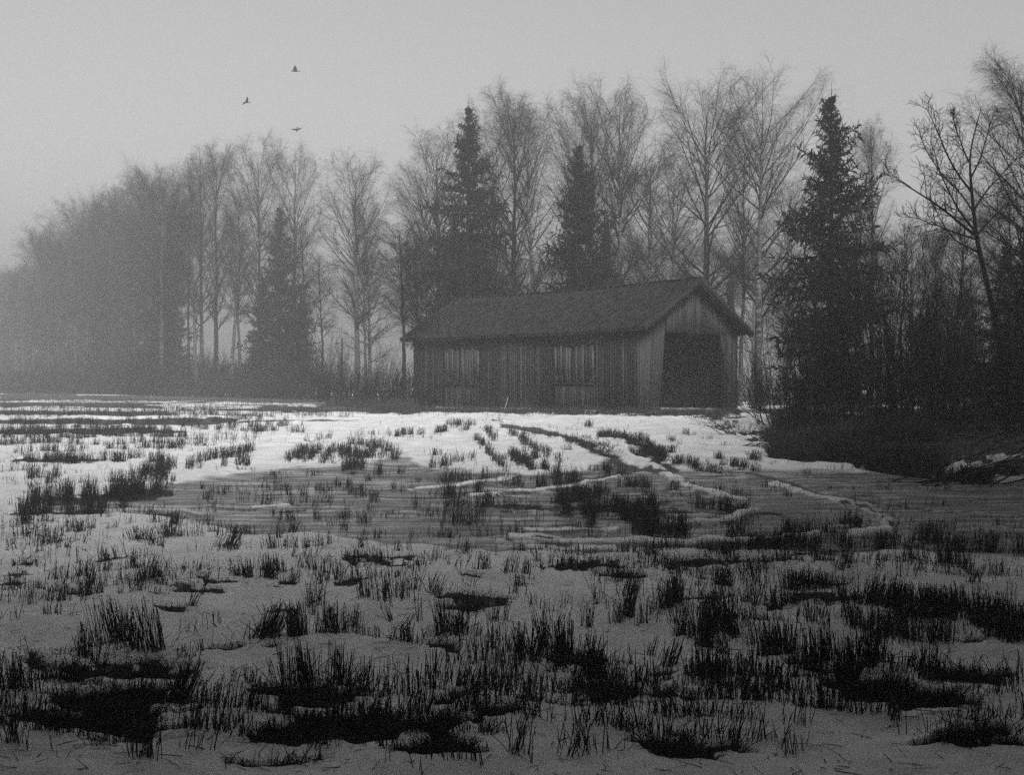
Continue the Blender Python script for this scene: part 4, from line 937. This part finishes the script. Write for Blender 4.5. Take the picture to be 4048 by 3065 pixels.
def stubble():
    r = np.random.default_rng(123)
    X = []; Y = []; L = []; T = []; A = []; Wd = []; B = []
    def add(u, v, hgt, lean, per, spread, clump=False):
        x, y = unproj(u, v); n = len(x)
        x = np.repeat(x, per) + r.normal(0, spread, n * per); y = np.repeat(y, per) + r.normal(0, spread, n * per); m = len(x)
        X.append(x); Y.append(y); L.append(hgt * r.uniform(.45, 1.12, m))
        tx = np.radians(r.normal(lean, 6, m)); ty = np.radians(r.normal(0, 7, m))
        wild = r.uniform(0, 1, m) < .11; tx = np.where(wild, r.normal(0, .5, m), tx); ty = np.where(wild, r.normal(0, .5, m), ty)
        T.append(np.hypot(tx, ty)); A.append(np.arctan2(ty, tx)); B.append(np.where(wild, r.uniform(0, .35, m), r.normal(0, .05, m)))
        Wd.append(r.uniform(.0016, .0034, m) * np.clip(y / 11, 1, 3.2) ** .4)
    for (x0, y0, x1, y1, hw, n, hgt) in STRIPS:
        t = r.uniform(0, 1, int(n * 1.3)); c = fbm(t * abs(x1 - x0 + 60) / 22.0, t * 0 + x0, 2, int(y0)) > -.12
        t = t[c]; v = y0 + (y1 - y0) * t + r.normal(0, hw * .5, len(t)); u = x0 + (x1 - x0) * t + r.normal(0, 4, len(t))
        add(u, v, hgt * .74, 3, 2, .03)
    for (cx_, cy_, hw, n, hf, lean) in CLUMPS:
        k = max(3, int(n * .30)); u = cx_ + hw * np.clip(r.normal(0, .55, k), -1.3, 1.3); v = cy_ + r.normal(0, max(3, hw * .11), k)
        add(u, v, .158 * hf, lean + r.normal(0, 6), 2, .012)
    # short broken runs of stubble along the drill rows between the bigger clumps
    n = 1500; v = r.uniform(1700, 2960, n); u = r.uniform(-80, 4130, n); x, y = unproj(u, v)
    row = np.round((x * .30 + y) / .26) * .26; y = np.maximum(row - x * .30, 4.4); k = fbm(x * .6 + 7, y * 1.2, 3, 241) > -.02; x = x[k]; y = y[k]
    for a, b in zip(x, y):
        ww = r.uniform(.04, .30); m = int(r.integers(4, 16)); q = r.uniform(-ww, ww, m)
        uu, vv = proj(a + q, b - .30 * q + r.normal(0, .02, m), G0(np.full(m, a), np.full(m, b)))
        add(uu, vv, r.uniform(.07, .17), r.normal(2, 7), 2, .012)
    # thin scatter of single stalks in drill rows over the whole field
    n = 7000; d = 1 / r.uniform(1 / 42, 1 / 4.6, n); x = d * r.uniform(-.52, .52, n)
    row = np.round((x * .35 + d) / .13) * .13; d = np.maximum(row - x * .35, 4.2)
    keep = fbm(x * .9, d * 2.2, 3, 201) > .16
    u, v = proj(x[keep], d[keep], G0(x[keep], d[keep])); add(u, v, .105, 0, 2, .018)
    # far field: short rows right out to the woods
    n = 5200; d = r.uniform(34, 72, n); x = d * r.uniform(-.5, .02, n); d = np.round(d / .9) * .9 + r.normal(0, .06, n)
    keep = fbm(x * .3, d * .6, 3, 221) > -.05
    u, v = proj(x[keep], d[keep], G0(x[keep], d[keep])); add(u, v, .20, 0, 3, .05)
    # loose cut straw lying about
    n = 1800; y = 1 / r.uniform(1 / 40, 1 / 4.4, n); X.append(y * r.uniform(-.52, .52, n)); Y.append(y); L.append(r.uniform(.02, .11, n)); T.append(r.uniform(1.25, 1.6, n))
    A.append(r.uniform(0, 6.28, n)); B.append(r.normal(0, .05, n)); Wd.append(r.uniform(.0010, .0026, n) * np.clip(y / 10, 1, 3) ** .5)
    X = np.concatenate(X); Y = np.concatenate(Y); L = np.concatenate(L); T = np.concatenate(T); A = np.concatenate(A); Wd = np.concatenate(Wd); B = np.concatenate(B)
    Z = G(X, Y) + np.where(T > 1.2, .004, -.01)
    P, R = blades(X, Y, Z, L, T, A, Wd, B, r)
    tb = Tubes(); tb.add(P, R, 3)
    tag(link('stubble', tb.mesh('stubble', M_STRAW)), 'dark cut straw stubble standing in broken rows across the field', 'stubble', kind='stuff')
    print('stalks', len(X))
stubble()

def grass():
    """matted dead grass in the thawed patches, on the bank and along the barn"""
    r = np.random.default_rng(321); X = []; Y = []; L = []
    n = 330000; inv = r.uniform(1 / 46, 1 / 4.3, n); y = 1 / inv; x = y * r.uniform(-.52, .52, n)
    ice, bare, rut, berm = covers(x, y)
    k = (bare > .45) & (r.uniform(0, 1, n) < np.where(y > 22, .8, .42)); X.append(x[k]); Y.append(y[k]); L.append(np.where(r.uniform(0, 1, k.sum()) < .1, .16, .07) * r.uniform(.5, 1.4, k.sum()) * np.clip(y[k] / 12, 1, 1.5))
    # tall dry grass on the bank edge and along the barn foot
    def strip(pts, nn, sp, h, keepbare=True):
        pts = np.array(pts, float); t = r.uniform(0, len(pts) - 1, nn)
        u = np.interp(t, range(len(pts)), pts[:, 0]) + r.normal(0, sp * 2, nn); v = np.interp(t, range(len(pts)), pts[:, 1]) + r.normal(0, sp, nn)
        a, b = unproj(u, v)
        if keepbare: q = covers(a, b)[1] > .5; a, b = a[q], b[q]; nn = len(a)
        X.append(a); Y.append(b); L.append(h * r.uniform(.4, 1.3, nn))
    strip([(3060, 1800), (3200, 1825), (3420, 1855), (3600, 1885)], 9000, 14, .30)
    strip([(3180, 1780), (3400, 1820), (3560, 1840), (3700, 1850)], 9000, 22, .45)
    strip([(3640, 1900), (3800, 1912), (3900, 1905), (4100, 1925)], 5000, 10, .25)
    strip([(3040, 1660), (3060, 1740), (3090, 1800)], 3500, 16, .28)
    strip([(1500, 1622), (1700, 1632), (2100, 1638), (2520, 1643), (2920, 1640)], 7000, 4, .24, False)
    strip([(1300, 1600), (1500, 1612), (1640, 1622)], 4000, 4, .40)
    strip([(2640, 1650), (2820, 1660), (2950, 1720)], 2500, 9, .22)
    strip([(2380, 1722), (2480, 1745), (2560, 1790), (2620, 1830)], 1500, 6, .16, False)
    strip([(2240, 1740), (2330, 1765), (2420, 1800)], 700, 8, .12, False)
    X = np.concatenate(X); Y = np.concatenate(Y); L = np.concatenate(L); n = len(X)
    Z = G(X, Y) - .008
    P, R = blades(X, Y, Z, L, np.abs(r.normal(0, .75, n)), r.uniform(0, 6.28, n), r.uniform(.0012, .003, n) * np.clip(Y / 9, 1, 4) ** .7, r.uniform(0, .5, n), r)
    tb = Tubes(); tb.add(P, R, 3)
    tag(link('dead_grass', tb.mesh('dead_grass', M_GRASS)), 'matted dark dead grass in thawed patches and on the bank', 'grass', kind='stuff')
    print('grass', n)
grass()

def fallen_branches():
    r = np.random.default_rng(55)
    for i, (px, py, dirx, ln, lab) in enumerate([
        (2880, 1735, (-.9, .3, .45), .9, 'small bundle of bent twigs sticking out of the snow below the barn doorway'),
        (3700, 1850, (1, .1, .25), 2.6, 'tangle of fallen branches on the bank behind the snow lumps at right'),
        (3560, 1800, (1, .2, .3), 2.2, 'long fallen branches slanting up right under the thicket'),
        (2960, 1770, (.9, .3, .08), .8, 'flattened dark twigs lying on the snow at the left tip of the bank')]):
        x, y = unproj(px, py); x = float(x); y = float(y); z = float(G(np.array([x]), np.array([y]))[0])
        n = 9 if i in (0, 3) else 14
        d = np.array(dirx)[None] + r.normal(0, .22, (n, 3)); d[:, 2] = np.abs(d[:, 2])
        b = np.stack([r.normal(0, .12 if i in (0, 3) else .7, n), r.normal(0, .1 if i in (0, 3) else .5, n), np.zeros(n)], 1)
        T = Tubes(); P, R = grow(r, b, d, ln * r.uniform(.6, 1.1, n), 7, (0, 0, -.25), .07, np.full(n, .008 if i in (0, 3) else .014), .003); T.add(P, R, 4)
        P2, R2 = spawn(r, P, R, 5, .2, 1, 35, lambda s, p: p * .3, 4, (0, 0, -.1), .1, .5, .003); T.add(P2, R2, 3)
        o = link('fallen_branches', T.mesh('fallen_branches', M_TWIG)); o.location = (x, y, z); tag(o, lab, 'branches')
fallen_branches()

# ------------------------------------------------------------------ unseen spruces added behind and beside the camera to shade the near field
def added_shade_wood():
    V = []; Q = []; off = 0
    A, B, h0 = VAR['s2']
    me = B; n = len(me.vertices); co = np.empty(n * 3, np.float32); me.vertices.foreach_get('co', co); co = co.reshape(-1, 3)
    nl = len(me.loops); li = np.empty(nl, np.int32); me.loops.foreach_get('vertex_index', li); q0 = li.reshape(-1, 4)
    r = random.Random(8)
    spots = [(-30 + (i % 17) * 3.7, -5.5 - (i // 17) * 4.0) for i in range(34)]
    for sd in (-1, 1):
        for k in range(6):
            spots += [(sd * (7.5 + .62 * (k * 3.2 - 3)), k * 3.2 - 3), (sd * (12 + .62 * (k * 3.2 - 3)), k * 3.2 - 1.5)]
    spots += [(-(9 + .62 * (k * 3.2 + 16)), k * 3.2 + 16) for k in range(4)]
    for x, y in spots:
        x += r.uniform(-.5, .5); y += r.uniform(-.6, .6)
        s = r.uniform(.92, 1.12) * SHADE_WOOD_H / h0; a = r.uniform(0, 6.28); c, sn = math.cos(a), math.sin(a); wz = .72
        P = co * np.array([s * wz, s * wz, s]); P = np.stack([P[:, 0] * c - P[:, 1] * sn + x, P[:, 0] * sn + P[:, 1] * c + y, P[:, 2]], 1)
        V.append(P); Q.append(q0 + off); off += n
    tag(link('added_shade_spruces', raw_mesh('added_shade_spruces', np.concatenate(V), [np.concatenate(Q)], M_NEEDLE)), 'unseen spruces added behind and beside the camera, shading the foreground', 'wood', kind='stuff')
SHADE_WOOD_H = 18.0
added_shade_wood()

# ------------------------------------------------------------------ fog
def haze():
    m = bpy.data.materials.new("fog"); m.use_nodes = True; t = m.node_tree; t.nodes.clear()
    o = t.nodes.new('ShaderNodeOutputMaterial'); v = t.nodes.new('ShaderNodeVolumePrincipled'); t.links.new(v.outputs[0], o.inputs['Volume'])
    v.inputs['Color'].default_value = (.92, .92, .92, 1); v.inputs['Density'].default_value = .0050; v.inputs['Anisotropy'].default_value = .55
    b = Boxes(); b.box(-260, 260, -60, 330, -1.2, 26)
    h = b.build('haze', m); tag(h, 'pale even fog filling the air over the field and woods', 'fog', kind='stuff')
haze()
